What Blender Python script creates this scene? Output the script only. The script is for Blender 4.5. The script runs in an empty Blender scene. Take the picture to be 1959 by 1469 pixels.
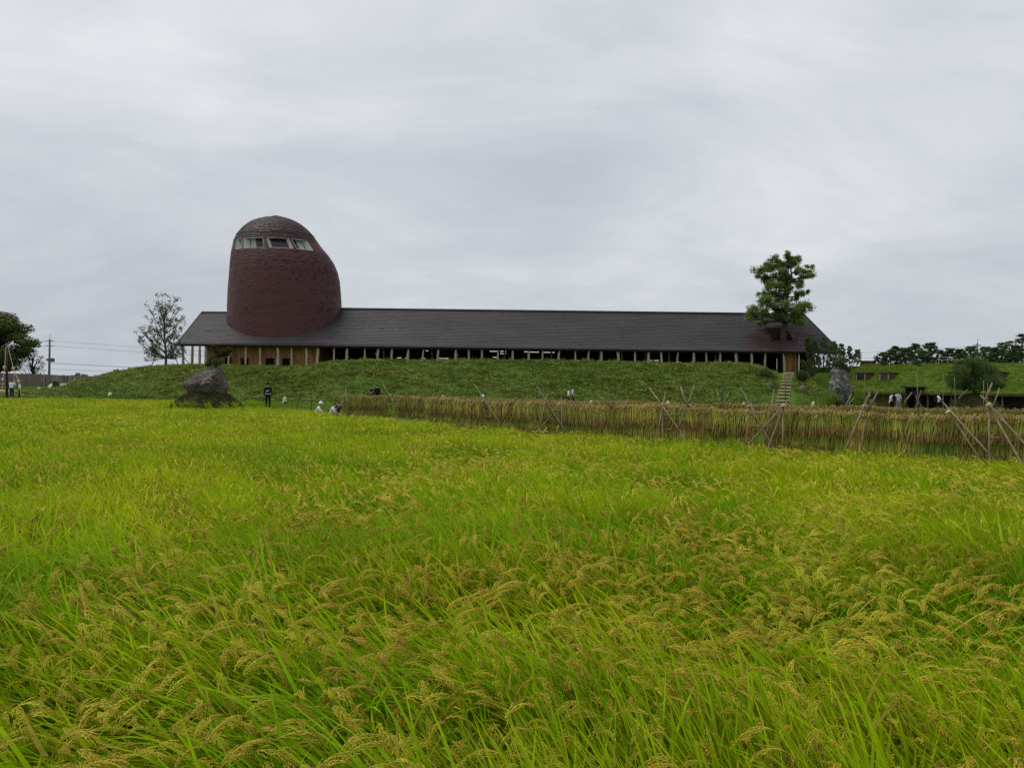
import bpy, bmesh, math, random
import numpy as np
from mathutils import Vector, Matrix, noise

rnd = random.Random(7)
rng = np.random.default_rng(7)
R = math.radians
scene = bpy.context.scene
COL = scene.collection

# ------------------------------------------------------------------ camera
CAM_Z, FPX = 1.65, 1450.0          # eye height, focal length in photo pixels (1959 wide)
ROLL, PITCH = 0.0122, 6.5 / 1450
cd = bpy.data.cameras.new('camera')
cam = bpy.data.objects.new('camera', cd); COL.objects.link(cam)
cd.sensor_width = 36.0; cd.lens = 36.0 * FPX / 1959.0
cd.clip_start = 0.1; cd.clip_end = 8000
cam.matrix_world = (Matrix.Translation((0, 0, CAM_Z)) @ Matrix.Rotation(math.pi / 2 + PITCH, 4, 'X')
                    @ Matrix.Rotation(ROLL, 4, 'Z'))
scene.camera = cam

# ------------------------------------------------------------------ sky
SUN_EL, SUN_AZ = R(64), R(-80)    # azimuth measured from +Y clockwise
world = bpy.data.worlds.new('World'); scene.world = world; world.use_nodes = True
nt = world.node_tree; N = nt.nodes; L = nt.links; N.clear()
def nd(tree, t, **kw):
    n = tree.nodes.new(t)
    for k, v in kw.items(): setattr(n, k, v)
    return n
wo = nd(nt, 'ShaderNodeOutputWorld'); bg = nd(nt, 'ShaderNodeBackground'); bg.inputs[1].default_value = 0.1
sky = nd(nt, 'ShaderNodeTexSky', sky_type='NISHITA'); sky.sun_disc = False
sky.sun_elevation = SUN_EL; sky.sun_rotation = SUN_AZ; sky.air_density = 1.5; sky.dust_density = 3.0
tc = nd(nt, 'ShaderNodeTexCoord'); sep = nd(nt, 'ShaderNodeSeparateXYZ'); L.new(tc.outputs['Generated'], sep.inputs[0])
def wmath(op, a, b=None, clamp=False):
    n = nd(nt, 'ShaderNodeMath', operation=op); n.use_clamp = clamp
    for i, v in enumerate((a, b)):
        if v is None: continue
        if isinstance(v, (int, float)): n.inputs[i].default_value = v
        else: L.new(v, n.inputs[i])
    return n.outputs[0]
# a flat cloud deck seen from below: project the view direction on a plane overhead
zz = wmath('ADD', wmath('MAXIMUM', sep.outputs['Z'], 0.0), 0.38)
comb = nd(nt, 'ShaderNodeCombineXYZ')
L.new(wmath('DIVIDE', sep.outputs['X'], zz), comb.inputs[0]); L.new(wmath('DIVIDE', sep.outputs['Y'], zz), comb.inputs[1])
def wnoise(scale, detail, rough, off, stretch=(1, 1, 1), dist=0.0):
    mp = nd(nt, 'ShaderNodeMapping'); mp.inputs['Location'].default_value = off; mp.inputs['Scale'].default_value = stretch
    mp.inputs['Rotation'].default_value = (0, 0, R(-18))
    L.new(comb.outputs[0], mp.inputs[0])
    n = nd(nt, 'ShaderNodeTexNoise'); n.inputs['Scale'].default_value = scale; n.inputs['Detail'].default_value = detail
    n.inputs['Roughness'].default_value = rough; n.inputs['Distortion'].default_value = dist
    L.new(mp.outputs[0], n.inputs['Vector']); return n.outputs['Fac']
OFF = (2.74, 4.22)
big = wnoise(0.8, 3, 0.5, (3.1 + OFF[0], 1.7 + OFF[1], 0))
mid = wnoise(2.2, 7, 0.6, (7.3 + OFF[0], 4.2 + OFF[1], 0), (0.75, 1.2, 1), 0.6)
fine = wnoise(7.0, 6, 0.62, (1.3, 9.2, 0), (0.6, 1.3, 1), 0.4)
dens = wmath('ADD', wmath('ADD', wmath('MULTIPLY', big, 0.52), wmath('MULTIPLY', mid, 0.40)), wmath('MULTIPLY', fine, 0.08))
cr = nd(nt, 'ShaderNodeValToRGB'); L.new(dens, cr.inputs[0])
cr.color_ramp.elements[0].position = 0.36; cr.color_ramp.elements[0].color = (0.355, 0.388, 0.432, 1)
cr.color_ramp.elements[1].position = 0.68; cr.color_ramp.elements[1].color = (0.635, 0.648, 0.66, 1)
e = cr.color_ramp.elements.new(0.52); e.color = (0.465, 0.492, 0.525, 1)
mul = nd(nt, 'ShaderNodeVectorMath', operation='SCALE'); L.new(cr.outputs[0], mul.inputs[0]); mul.inputs['Scale'].default_value = 10.0
mix = nd(nt, 'ShaderNodeMix', data_type='RGBA'); mix.inputs['Factor'].default_value = 0.96
L.new(sky.outputs[0], mix.inputs['A']); L.new(mul.outputs[0], mix.inputs['B'])
L.new(mix.outputs['Result'], bg.inputs[0]); L.new(bg.outputs[0], wo.inputs[0])

# ------------------------------------------------------------------ sun behind the cloud
sd = bpy.data.lights.new('sun', 'SUN'); sd.energy = 1.5; sd.angle = R(40); sd.color = (1.0, 0.97, 0.92)
sun = bpy.data.objects.new('sun', sd); COL.objects.link(sun)
sdir = Vector((math.sin(SUN_AZ) * math.cos(SUN_EL), math.cos(SUN_AZ) * math.cos(SUN_EL), math.sin(SUN_EL)))
sun.rotation_euler = sdir.to_track_quat('Z', 'Y').to_euler()
vs = scene.view_settings; vs.view_transform = 'Standard'; vs.look = 'None'; vs.exposure = 0.4; vs.gamma = 1.0
vs.use_curve_mapping = False
scene.cycles.use_denoising = False
scene.cycles.max_bounces = 6; scene.cycles.diffuse_bounces = 2; scene.cycles.glossy_bounces = 2
scene.cycles.transmission_bounces = 4; scene.cycles.transparent_max_bounces = 8

# ------------------------------------------------------------------ helpers
def at(px, py, D):
    """world point at depth D seen at photo pixel (px, py)"""
    u, v = px - 979.5, py - 734.5
    u0, v0 = u + v * ROLL, v - u * ROLL
    return Vector((u0 * D / FPX, D, CAM_Z - (v0 - 6.5) * D / FPX))
def sstep(t):
    t = np.clip(t, 0, 1); return t * t * (3 - 2 * t)

class MB:
    """collects geometry for ONE mesh object"""
    def __init__(s): s.v = []; s.f = []; s.m = []; s.c = []
    def quad(s, a, b, c, d, mi=0):
        i = len(s.v); s.v += [tuple(a), tuple(b), tuple(c), tuple(d)]; s.f.append((i, i+1, i+2, i+3)); s.m.append(mi)
    def tri(s, a, b, c, mi=0):
        i = len(s.v); s.v += [tuple(a), tuple(b), tuple(c)]; s.f.append((i, i+1, i+2)); s.m.append(mi)
    def box(s, lo, hi, mi=0):
        x0, y0, z0 = lo; x1, y1, z1 = hi; i = len(s.v)
        s.v += [(x0,y0,z0),(x1,y0,z0),(x1,y1,z0),(x0,y1,z0),(x0,y0,z1),(x1,y0,z1),(x1,y1,z1),(x0,y1,z1)]
        for f in ((0,3,2,1),(4,5,6,7),(0,1,5,4),(1,2,6,5),(2,3,7,6),(3,0,4,7)):
            s.f.append(tuple(i+k for k in f)); s.m.append(mi)
    def obox(s, o, ex, ey, ez, mi=0):
        """box from corner o with edge vectors"""
        o, ex, ey, ez = map(Vector, (o, ex, ey, ez)); i = len(s.v)
        s.v += [tuple(p) for p in (o, o+ex, o+ex+ey, o+ey, o+ez, o+ex+ez, o+ex+ey+ez, o+ey+ez)]
        for f in ((0,3,2,1),(4,5,6,7),(0,1,5,4),(1,2,6,5),(2,3,7,6),(3,0,4,7)):
            s.f.append(tuple(i+k for k in f)); s.m.append(mi)
    def tube(s, pts, rad, n=7, mi=0, cap=True):
        pts = [Vector(p) for p in pts]; m = len(pts)
        if isinstance(rad, (int, float)): rad = [rad] * m
        i0 = len(s.v); up = Vector((0.31, 0.2, 0.93)).normalized()
        for k, p in enumerate(pts):
            d = (pts[min(k+1, m-1)] - pts[max(k-1, 0)])
            d = d.normalized() if d.length > 1e-9 else Vector((0,0,1))
            a = d.cross(up if abs(d.dot(up)) < 0.95 else Vector((1,0,0))).normalized(); b = d.cross(a)
            for j in range(n):
                t = 2*math.pi*j/n
                s.v.append(tuple(p + (a*math.cos(t) + b*math.sin(t)) * rad[k]))
        for k in range(m-1):
            for j in range(n):
                s.f.append((i0+k*n+j, i0+k*n+(j+1)%n, i0+(k+1)*n+(j+1)%n, i0+(k+1)*n+j)); s.m.append(mi)
        if cap:
            s.f.append(tuple(i0+j for j in range(n))[::-1]); s.m.append(mi)
            s.f.append(tuple(i0+(m-1)*n+j for j in range(n))); s.m.append(mi)
    def mesh(s, name, mats, smooth=False):
        me = bpy.data.meshes.new(name); me.from_pydata(s.v, [], s.f)
        for m in (mats if isinstance(mats, (list, tuple)) else [mats]): me.materials.append(m)
        if any(s.m): me.polygons.foreach_set('material_index', s.m)
        if smooth: me.polygons.foreach_set('use_smooth', [True]*len(me.polygons))
        me.update(); return me
    def build(s, name, mats, parent=None, smooth=False, local=False):
        return link(name, s.mesh(name, mats, smooth), parent, local)

def wmat(o):
    return o.matrix_basis if o.parent is None else wmat(o.parent) @ o.matrix_parent_inverse @ o.matrix_basis
def link(name, me, parent=None, local=False):
    """local=False: the mesh is in world coordinates; local=True: in the parent's"""
    o = bpy.data.objects.new(name, me); COL.objects.link(o)
    if parent is not None:
        o.parent = parent
        if not local: o.matrix_parent_inverse = wmat(parent).inverted()
    return o
def copy_tree(o, loc=None, rz=None, scale=None, label=None, parent=None):
    c = o.copy(); COL.objects.link(c)
    if parent is not None: c.parent = parent
    if loc is not None: c.location = loc
    if rz is not None: c.rotation_euler = (0, 0, rz)
    if scale is not None: c.scale = (scale,)*3 if isinstance(scale, (int, float)) else scale
    if label: c['label'] = label
    for ch in list(o.children):
        if ch is not c: copy_tree(ch, parent=c)
    return c
def empty(name, loc, label, cat, group=None, rz=0.0):
    o = bpy.data.objects.new(name, None); COL.objects.link(o); o.empty_display_size = 0.3
    o.location = loc; o.rotation_euler = (0, 0, rz); tag(o, label, cat, group); return o
def tag(o, label, cat, group=None, kind=None):
    if label: o['label'] = label
    if cat: o['category'] = cat
    if group: o['group'] = group
    if kind: o['kind'] = kind
    return o
def np_mesh(name, V, F, mats, mi=None, smooth=False):
    me = bpy.data.meshes.new(name)
    V = np.asarray(V, np.float32); F = np.asarray(F, np.int32); k = F.shape[1]
    me.vertices.add(len(V)); me.vertices.foreach_set('co', V.ravel())
    me.loops.add(F.size); me.loops.foreach_set('vertex_index', F.ravel())
    me.polygons.add(len(F)); me.polygons.foreach_set('loop_start', np.arange(0, F.size, k, dtype=np.int32))
    me.polygons.foreach_set('loop_total', np.full(len(F), k, np.int32))
    for m in (mats if isinstance(mats, (list, tuple)) else [mats]): me.materials.append(m)
    if mi is not None: me.polygons.foreach_set('material_index', np.asarray(mi, np.int32))
    if smooth: me.polygons.foreach_set('use_smooth', np.ones(len(F), bool))
    me.update(calc_edges=True); return me

# ------------------------------------------------------------------ materials
def mat(name, col, rough=0.8, var=0.25, scale=6.0, col2=None, spec=0.3, bump=0.0, bscale=30.0, trans=0.0,
        stretch=(1,1,1), inst=0.0, metal=0.0, detail=4, hue=0.0):
    """procedural material: two tones mixed by object-space noise, optional per-instance value shift, bump, translucency"""
    m = bpy.data.materials.new(name); m.use_nodes = True; t = m.node_tree; t.nodes.clear()
    out = nd(t, 'ShaderNodeOutputMaterial'); p = nd(t, 'ShaderNodeBsdfPrincipled')
    p.inputs['Roughness'].default_value = rough; p.inputs['Specular IOR Level'].default_value = spec
    p.inputs['Metallic'].default_value = metal
    geo = nd(t, 'ShaderNodeNewGeometry'); mp = nd(t, 'ShaderNodeMapping'); mp.inputs['Scale'].default_value = stretch
    t.links.new(geo.outputs['Position'], mp.inputs[0])
    n = nd(t, 'ShaderNodeTexNoise'); n.inputs['Scale'].default_value = scale; n.inputs['Detail'].default_value = detail
    n.inputs['Roughness'].default_value = 0.6
    t.links.new(mp.outputs[0], n.inputs['Vector'])
    r = nd(t, 'ShaderNodeValToRGB'); t.links.new(n.outputs['Fac'], r.inputs[0])
    c2 = col2 or tuple(c * (1 + 1.6*var) for c in col); c1 = tuple(c * (1 - var) for c in col) if col2 is None else col
    r.color_ramp.elements[0].position = 0.32; r.color_ramp.elements[0].color = (*c1, 1)
    r.color_ramp.elements[1].position = 0.70; r.color_ramp.elements[1].color = (*c2, 1)
    colout = r.outputs[0]
    if inst or hue:
        oi = nd(t, 'ShaderNodeObjectInfo'); h = nd(t, 'ShaderNodeHueSaturation')
        mr = nd(t, 'ShaderNodeMapRange'); t.links.new(oi.outputs['Random'], mr.inputs[0])
        mr.inputs[3].default_value = 1 - inst; mr.inputs[4].default_value = 1 + inst
        t.links.new(mr.outputs[0], h.inputs['Value'])
        if hue:
            f = nd(t, 'ShaderNodeMath', operation='MULTIPLY'); f.inputs[1].default_value = 7.31; t.links.new(oi.outputs['Random'], f.inputs[0])
            g = nd(t, 'ShaderNodeMath', operation='FRACT'); t.links.new(f.outputs[0], g.inputs[0])
            m2 = nd(t, 'ShaderNodeMapRange'); t.links.new(g.outputs[0], m2.inputs[0])
            m2.inputs[3].default_value = 0.5 - hue; m2.inputs[4].default_value = 0.5 + hue
            t.links.new(m2.outputs[0], h.inputs['Hue'])
        t.links.new(colout, h.inputs['Color']); colout = h.outputs[0]
    t.links.new(colout, p.inputs['Base Color'])
    if bump:
        bn = nd(t, 'ShaderNodeTexNoise'); bn.inputs['Scale'].default_value = bscale; bn.inputs['Detail'].default_value = 5
        t.links.new(mp.outputs[0], bn.inputs['Vector'])
        b = nd(t, 'ShaderNodeBump'); b.inputs['Strength'].default_value = 1.0; b.inputs['Distance'].default_value = bump
        t.links.new(bn.outputs['Fac'], b.inputs['Height']); t.links.new(b.outputs[0], p.inputs['Normal'])
    sh = p.outputs[0]
    if trans:
        tr = nd(t, 'ShaderNodeBsdfTranslucent'); t.links.new(colout, tr.inputs[0])
        mx = nd(t, 'ShaderNodeMixShader'); mx.inputs[0].default_value = trans
        t.links.new(sh, mx.inputs[1]); t.links.new(tr.outputs[0], mx.inputs[2]); sh = mx.outputs[0]
    t.links.new(sh, out.inputs[0]); return m

M = {}
M['rice_leaf'] = mat('rice_leaf', (0.155, 0.345, 0.006), 0.6, col2=(0.46, 0.555, 0.008), scale=0.30, detail=3, spec=0.04, trans=0.4, inst=0.22, hue=0.012)
M['rice_grain'] = mat('rice_grain', (0.41, 0.30, 0.03), 0.6, col2=(0.50, 0.45, 0.04), scale=0.6, spec=0.12, trans=0.12, inst=0.15, hue=0.012)
M['rice_straw'] = mat('rice_straw', (0.50, 0.40, 0.07), 0.6, var=0.2, trans=0.3, spec=0.05)
M['soil'] = mat('soil', (0.035, 0.03, 0.015), 0.95, col2=(0.05, 0.06, 0.02), scale=3)
M['turf'] = mat('turf', (0.05, 0.095, 0.012), 0.95, col2=(0.10, 0.15, 0.02), scale=0.8, bump=0.03, bscale=12, spec=0.1)
M['bank_leaf'] = mat('bank_leaf', (0.10, 0.17, 0.016), 0.6, col2=(0.20, 0.235, 0.035), scale=0.16, inst=0.35, hue=0.015, trans=0.25, spec=0.25)
M['lawn_leaf'] = mat('lawn_leaf', (0.11, 0.21, 0.012), 0.6, col2=(0.19, 0.28, 0.02), scale=0.3, inst=0.25, trans=0.3, spec=0.2)
M['roofgrass'] = mat('roofgrass', (0.12, 0.19, 0.014), 0.7, col2=(0.19, 0.25, 0.02), scale=0.5, inst=0.25, trans=0.25, spec=0.2)
M['path'] = mat('path', (0.36, 0.33, 0.26), 0.9, var=0.15, scale=2)
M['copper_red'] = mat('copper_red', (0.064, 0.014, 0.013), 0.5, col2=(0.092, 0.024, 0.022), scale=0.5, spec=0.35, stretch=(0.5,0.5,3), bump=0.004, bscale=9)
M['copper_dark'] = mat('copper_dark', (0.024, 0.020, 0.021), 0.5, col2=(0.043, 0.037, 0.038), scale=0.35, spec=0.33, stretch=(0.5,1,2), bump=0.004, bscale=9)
M['log'] = mat('log', (0.34, 0.28, 0.17), 0.75, col2=(0.52, 0.46, 0.32), scale=3, stretch=(2,2,0.5), bump=0.01, bscale=8)
M['board'] = mat('board', (0.22, 0.10, 0.035), 0.75, col2=(0.40, 0.21, 0.08), scale=2.2, stretch=(3,3,0.3), inst=0.25, bump=0.004, bscale=20)
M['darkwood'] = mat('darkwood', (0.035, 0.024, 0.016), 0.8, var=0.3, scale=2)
M['soffit'] = mat('soffit', (0.10, 0.055, 0.03), 0.8, var=0.3, scale=2)
M['fascia'] = mat('fascia', (0.028, 0.022, 0.02), 0.6, var=0.3, scale=2)
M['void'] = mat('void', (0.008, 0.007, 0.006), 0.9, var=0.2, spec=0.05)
M['white'] = mat('white', (0.72, 0.72, 0.68), 0.7, var=0.05)
M['offwhite'] = mat('offwhite', (0.62, 0.64, 0.58), 0.8, var=0.06)
M['darkglass'] = mat('darkglass', (0.012, 0.014, 0.016), 0.15, var=0.1, spec=0.5)
M['concrete'] = mat('concrete', (0.30, 0.28, 0.25), 0.9, var=0.12, scale=1.5)
M['rock'] = mat('rock', (0.05, 0.044, 0.039), 0.85, col2=(0.17, 0.145, 0.12), scale=1.6, bump=0.05, bscale=5, detail=8)
M['rock_grey'] = mat('rock_grey', (0.045, 0.043, 0.040), 0.85, col2=(0.27, 0.26, 0.24), scale=2.6, bump=0.06, bscale=5, detail=9)
M['pale_stone'] = mat('pale_stone', (0.52, 0.47, 0.32), 0.85, var=0.15, scale=3, bump=0.01)
M['moss'] = mat('moss', (0.045, 0.055, 0.018), 0.9, col2=(0.11, 0.10, 0.04), scale=2.2, inst=0.3, trans=0.2)
M['bark'] = mat('bark', (0.055, 0.042, 0.032), 0.9, var=0.35, scale=5, bump=0.02, bscale=14)
M['bark_grey'] = mat('bark_grey', (0.12, 0.10, 0.08), 0.9, var=0.3, scale=5, bump=0.01)
M['leaf_tree'] = mat('leaf_tree', (0.12, 0.19, 0.035), 0.55, col2=(0.25, 0.32, 0.075), scale=0.9, trans=0.4)
M['leaf_dark'] = mat('leaf_dark', (0.07, 0.10, 0.025), 0.6, col2=(0.15, 0.165, 0.045), scale=0.5, trans=0.25)
M['leaf_small'] = mat('leaf_small', (0.07, 0.085, 0.035), 0.6, col2=(0.14, 0.15, 0.065), scale=0.9, trans=0.25)
M['needle'] = mat('needle', (0.05, 0.09, 0.026), 0.6, col2=(0.11, 0.16, 0.045), scale=0.8, trans=0.15, inst=0.25)
M['needle_light'] = mat('needle_light', (0.06, 0.105, 0.025), 0.6, col2=(0.15, 0.20, 0.055), scale=1.2, trans=0.2)
M['needle_orange'] = mat('needle_orange', (0.30, 0.15, 0.05), 0.7, var=0.25, trans=0.2)
M['pole'] = mat('pole', (0.10, 0.074, 0.040), 0.75, col2=(0.25, 0.19, 0.11), scale=4, inst=0.3, bump=0.004)
M['pole_dark'] = mat('pole_dark', (0.06, 0.05, 0.035), 0.8, var=0.3, scale=4, inst=0.25)
M['straw_top'] = mat('straw_top', (0.27, 0.18, 0.055), 0.75, col2=(0.44, 0.32, 0.11), scale=4, trans=0.15, inst=0.25)
M['straw_mid'] = mat('straw_mid', (0.21, 0.25, 0.022), 0.7, col2=(0.46, 0.39, 0.07), scale=1.1, trans=0.15, inst=0.38, hue=0.04)
M['straw_end'] = mat('straw_end', (0.16, 0.09, 0.025), 0.8, col2=(0.28, 0.17, 0.05), scale=3, trans=0.1, inst=0.25)
M['fence'] = mat('fence', (0.17, 0.14, 0.125), 0.85, col2=(0.25, 0.21, 0.185), scale=0.6, stretch=(3,3,0.4), inst=0.22)
M['black_metal'] = mat('black_metal', (0.02, 0.02, 0.022), 0.5, var=0.2)
M['pole_conc'] = mat('pole_conc', (0.10, 0.105, 0.11), 0.8, var=0.1)
M['rope'] = mat('rope', (0.48, 0.40, 0.26), 0.9, var=0.15)
M['mast_wood'] = mat('mast_wood', (0.055, 0.03, 0.02), 0.85, var=0.3, scale=3)
M['dim_wall'] = mat('dim_wall', (0.46, 0.48, 0.44), 0.8, var=0.06)
M['rust'] = mat('rust', (0.12, 0.05, 0.03), 0.85, var=0.3, scale=3)
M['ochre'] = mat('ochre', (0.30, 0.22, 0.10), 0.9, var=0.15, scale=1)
M['step'] = mat('step', (0.27, 0.235, 0.13), 0.85, var=0.25, scale=2, inst=0.2)
M['skin'] = mat('skin', (0.45, 0.26, 0.18), 0.6, var=0.05)
M['hair'] = mat('hair', (0.012, 0.01, 0.009), 0.5, var=0.1)
for k_, c_ in dict(cloth_white=(0.72,0.72,0.75), cloth_navy=(0.012,0.014,0.025), cloth_black=(0.012,0.012,0.013), cloth_grey=(0.30,0.31,0.33),
                   cloth_lightgrey=(0.50,0.51,0.54), cloth_red=(0.28,0.02,0.025), cloth_blue=(0.30,0.42,0.55), cloth_jean=(0.04,0.05,0.085),
                   cloth_beige=(0.45,0.40,0.30), shoe=(0.02,0.02,0.02)).items():
    M[k_] = mat(k_, c_, 0.9, var=0.12, scale=12, spec=0.1)
def emit(name, col, s):
    m = bpy.data.materials.new(name); m.use_nodes = True; p = m.node_tree.nodes['Principled BSDF']
    p.inputs['Base Color'].default_value = (*col, 1); p.inputs['Emission Color'].default_value = (*col, 1)
    p.inputs['Emission Strength'].default_value = s; return m
M['lamp'] = emit('lamp', (1.0, 0.97, 0.9), 0.75)
# ================================================================== terrain
FIELD = [(-95, 66), (-30, 66.5), (-24.5, 62), (-20.4, 56), (-15.7, 49.5), (-13.4, 47), (-10.4, 42.6), (-9.6, 41), (-1.65, 30),
         (4.94, 22.4), (8.34, 19.5), (11.55, 17.1), (16, 14.2), (24, 10), (30, 7), (30, 1.3), (-30, 1.3), (-95, 14)]
FX = np.array([p[0] for p in FIELD]); FY = np.array([p[1] for p in FIELD])
def in_field(x, y):
    """signed distance to the field's edge (positive inside)"""
    x = np.asarray(x, float); y = np.asarray(y, float); ins = np.zeros(x.shape, bool); dist = np.full(x.shape, 1e9)
    n = len(FIELD)
    for i in range(n):
        x0, y0 = FIELD[i]; x1, y1 = FIELD[(i+1) % n]
        c = ((y0 > y) != (y1 > y)) & (x < (x1-x0) * (y-y0) / ((y1-y0) if y1 != y0 else 1e-9) + x0); ins ^= c
        t = np.clip(((x-x0)*(x1-x0) + (y-y0)*(y1-y0)) / ((x1-x0)**2 + (y1-y0)**2), 0, 1)
        dist = np.minimum(dist, np.hypot(x-x0-t*(x1-x0), y-y0-t*(y1-y0)))
    return np.where(ins, dist, -dist)
HX = (np.array([-600, 60, 100, 130, 180, 220, 260, 300, 380, 560, 590, 615, 650, 1045, 1430, 1448, 1462, 1480, 1530, 1640, 1720, 1780, 2400]) - 980) * 86 / FPX
HZ = np.array([0, 0, 0.3, 0.75, 1.85, 2.65, 3.2, 3.5, 3.68, 3.66, 3.75, 4.22, 4.38, 4.58, 4.5, 4.25, 3.95, 3.66, 3.7, 3.8, 2.8, 0.0, 0.0])
# grass-roofed shop on the right: eave through GP, direction GE, behind GN
GP = np.array((36.8, 82.0)); GE = np.array((0.66, -0.7513)); GN = np.array((0.7513, 0.66))
BOULDER = (-19.5, 48.6)
def ground(x, y):
    x = np.asarray(x, float); y = np.asarray(y, float)
    H = np.interp(x, HX, HZ)
    lump = 0.16*np.sin(x*0.37+y*0.21)*np.sin(x*0.13-y*0.41+1.0)
    s = sstep((y - 68.5) / (86.5 - 68.5)); s = 0.55*s + 0.45*np.clip((y-68.5)/18, 0, 1)
    z = (H + 0*lump) * s + lump * sstep((y-70)/6) * sstep((86-y)/5) * (H > 1)
    floor = np.minimum(H, 3.66)
    z = np.where(y > 87.3, H + (floor - H) * sstep((y - 87.3) / 1.6), z)
    z = z * (1 - sstep((y - 108) / 25))
    q = (x - GP[0]) * GN[0] + (y - GP[1]) * GN[1]
    sl = (x - GP[0]) * GE[0] + (y - GP[1]) * GE[1]
    z = z * (1 - np.maximum(sstep((x - 31.0) / 5.0) * (1 - sstep((q + 0.8) / 1.6)), sstep((sl + 3.5) / 1.5) * sstep((q + 1) / 0.5) * (1 - sstep((q - 5.5) / 1.5)) * (x > 28)))
    # the land rises a little towards the fence on the left
    z = np.maximum(z, 0.9 * sstep((-x - 38) / 12) * sstep((y - 71) / 18))
    # planted hill behind the grass roof, sunk yard before it
    q = (x - GP[0]) * GN[0] + (y - GP[1]) * GN[1]
    z = np.where(x > 25, np.maximum(z, 4.45 * sstep((q - 6.4) / 1.4) * sstep((x - 27) / 8)), z)
    z = z - 0.5 * sstep((q + 6) / 5) * (1 - sstep((q - 5) / 1)) * sstep((x - 36) / 4) * (y > 30)
    # paddy
    d = in_field(x, y)
    z = np.where(d > -0.6, z + (-0.62 - z) * sstep((d + 0.6) / 0.6), z)
    # cut corner of the paddy where people crouch
    rc = np.hypot((x + 10.9) / 1.7, (y - 43.7) / 1.3)
    z = np.where(d <= -0.0, z - 0.5 * (1 - sstep((rc - 0.7) / 0.5)), z)
    # islet of the boulder in the paddy
    r = np.hypot((x - BOULDER[0]) / 1.25, y - BOULDER[1])
    z = np.where(r < 2.4, np.maximum(z, 0.55 * (1 - (r/2.0)**2).clip(-1.2, 1)), z)
    return z
def gz(x, y): return float(ground(np.array([x]), np.array([y]))[0])

xs = np.concatenate([-np.geomspace(3500, 75, 14), np.arange(-74, 60.1, 0.55), np.geomspace(61, 3500, 14)])
ys = np.concatenate([[-60, -20, -6], np.arange(-2, 12, 0.8), np.arange(12, 112, 0.55), np.geomspace(113, 6000, 16)])
GX, GY = np.meshgrid(xs, ys); GZ = ground(GX, GY)
nx, ny = len(xs), len(ys)
I = np.arange(nx*ny).reshape(ny, nx)
F = np.stack([I[:-1, :-1], I[:-1, 1:], I[1:, 1:], I[1:, :-1]], -1).reshape(-1, 4)
cxy = (GX[:-1, :-1] + GX[1:, 1:]).ravel()/2, (GY[:-1, :-1] + GY[1:, 1:]).ravel()/2
fi = (in_field(*cxy) > 0.1).astype(np.int32)
g = link('ground', np_mesh('ground', np.stack([GX, GY, GZ], -1).reshape(-1, 3), F, [M['turf'], M['soil']], fi, True))
tag(g, 'grassy ground with the long green bank and the flat paddy', None, kind='structure')

# pale path by the fence
mb = MB(); prev = None
for k in range(24):
    x = -78 + k * 1.45; y0 = 77.5 + 0.22*k + 0.0; y1 = y0 + 2.6 - 0.075*k
    cur = [(x, y0 + (y1-y0)*j/3, gz(x, y0 + (y1-y0)*j/3) + 0.05) for j in range(4)]
    if prev:
        for j in range(3): mb.quad(prev[j], cur[j], cur[j+1], prev[j+1])
    prev = cur
tag(mb.build('path', M['path'], smooth=True), 'pale gravel path curving past the fence', None, kind='structure')

# ================================================================== scattering with geometry nodes
def scatter(name, pts, rot, scl, idx, variants, label, cat):
    """one 'stuff' object: variants (mesh list) instanced on points"""
    coll = bpy.data.collections.new(name + '_pieces')
    for i, me in enumerate(variants):
        o = bpy.data.objects.new('%s_%02d' % (name, i), me); coll.objects.link(o)
    me = bpy.data.meshes.new(name); me.vertices.add(len(pts)); me.vertices.foreach_set('co', np.asarray(pts, np.float32).ravel())
    a = me.attributes.new('rot', 'FLOAT_VECTOR', 'POINT'); a.data.foreach_set('vector', np.asarray(rot, np.float32).ravel())
    a = me.attributes.new('scl', 'FLOAT_VECTOR', 'POINT'); a.data.foreach_set('vector', np.asarray(scl, np.float32).ravel())
    a = me.attributes.new('idx', 'INT', 'POINT'); a.data.foreach_set('value', np.asarray(idx, np.int32))
    o = bpy.data.objects.new(name, me); COL.objects.link(o)
    ng = bpy.data.node_groups.new(name, 'GeometryNodeTree')
    ng.interface.new_socket('Geometry', in_out='INPUT', socket_type='NodeSocketGeometry')
    ng.interface.new_socket('Geometry', in_out='OUTPUT', socket_type='NodeSocketGeometry')
    gi = ng.nodes.new('NodeGroupInput'); go = ng.nodes.new('NodeGroupOutput')
    ip = ng.nodes.new('GeometryNodeInstanceOnPoints'); ci = ng.nodes.new('GeometryNodeCollectionInfo')
    ci.inputs['Collection'].default_value = coll; ci.inputs['Separate Children'].default_value = True
    ip.inputs['Pick Instance'].default_value = True
    def attr(n, t):
        q = ng.nodes.new('GeometryNodeInputNamedAttribute'); q.data_type = t; q.inputs['Name'].default_value = n
        return [s for s in q.outputs if s.enabled and s.name == 'Attribute'][0]
    e2r = ng.nodes.new('FunctionNodeEulerToRotation'); ng.links.new(attr('rot', 'FLOAT_VECTOR'), e2r.inputs[0])
    ng.links.new(gi.outputs[0], ip.inputs['Points']); ng.links.new(ci.outputs[0], ip.inputs['Instance'])
    ng.links.new(attr('idx', 'INT'), ip.inputs['Instance Index']); ng.links.new(e2r.outputs[0], ip.inputs['Rotation'])
    ng.links.new(attr('scl', 'FLOAT_VECTOR'), ip.inputs['Scale']); ng.links.new(ip.outputs[0], go.inputs[0])
    md = o.modifiers.new('scatter', 'NODES'); md.node_group = ng
    return tag(o, label, cat, kind='stuff')

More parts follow.
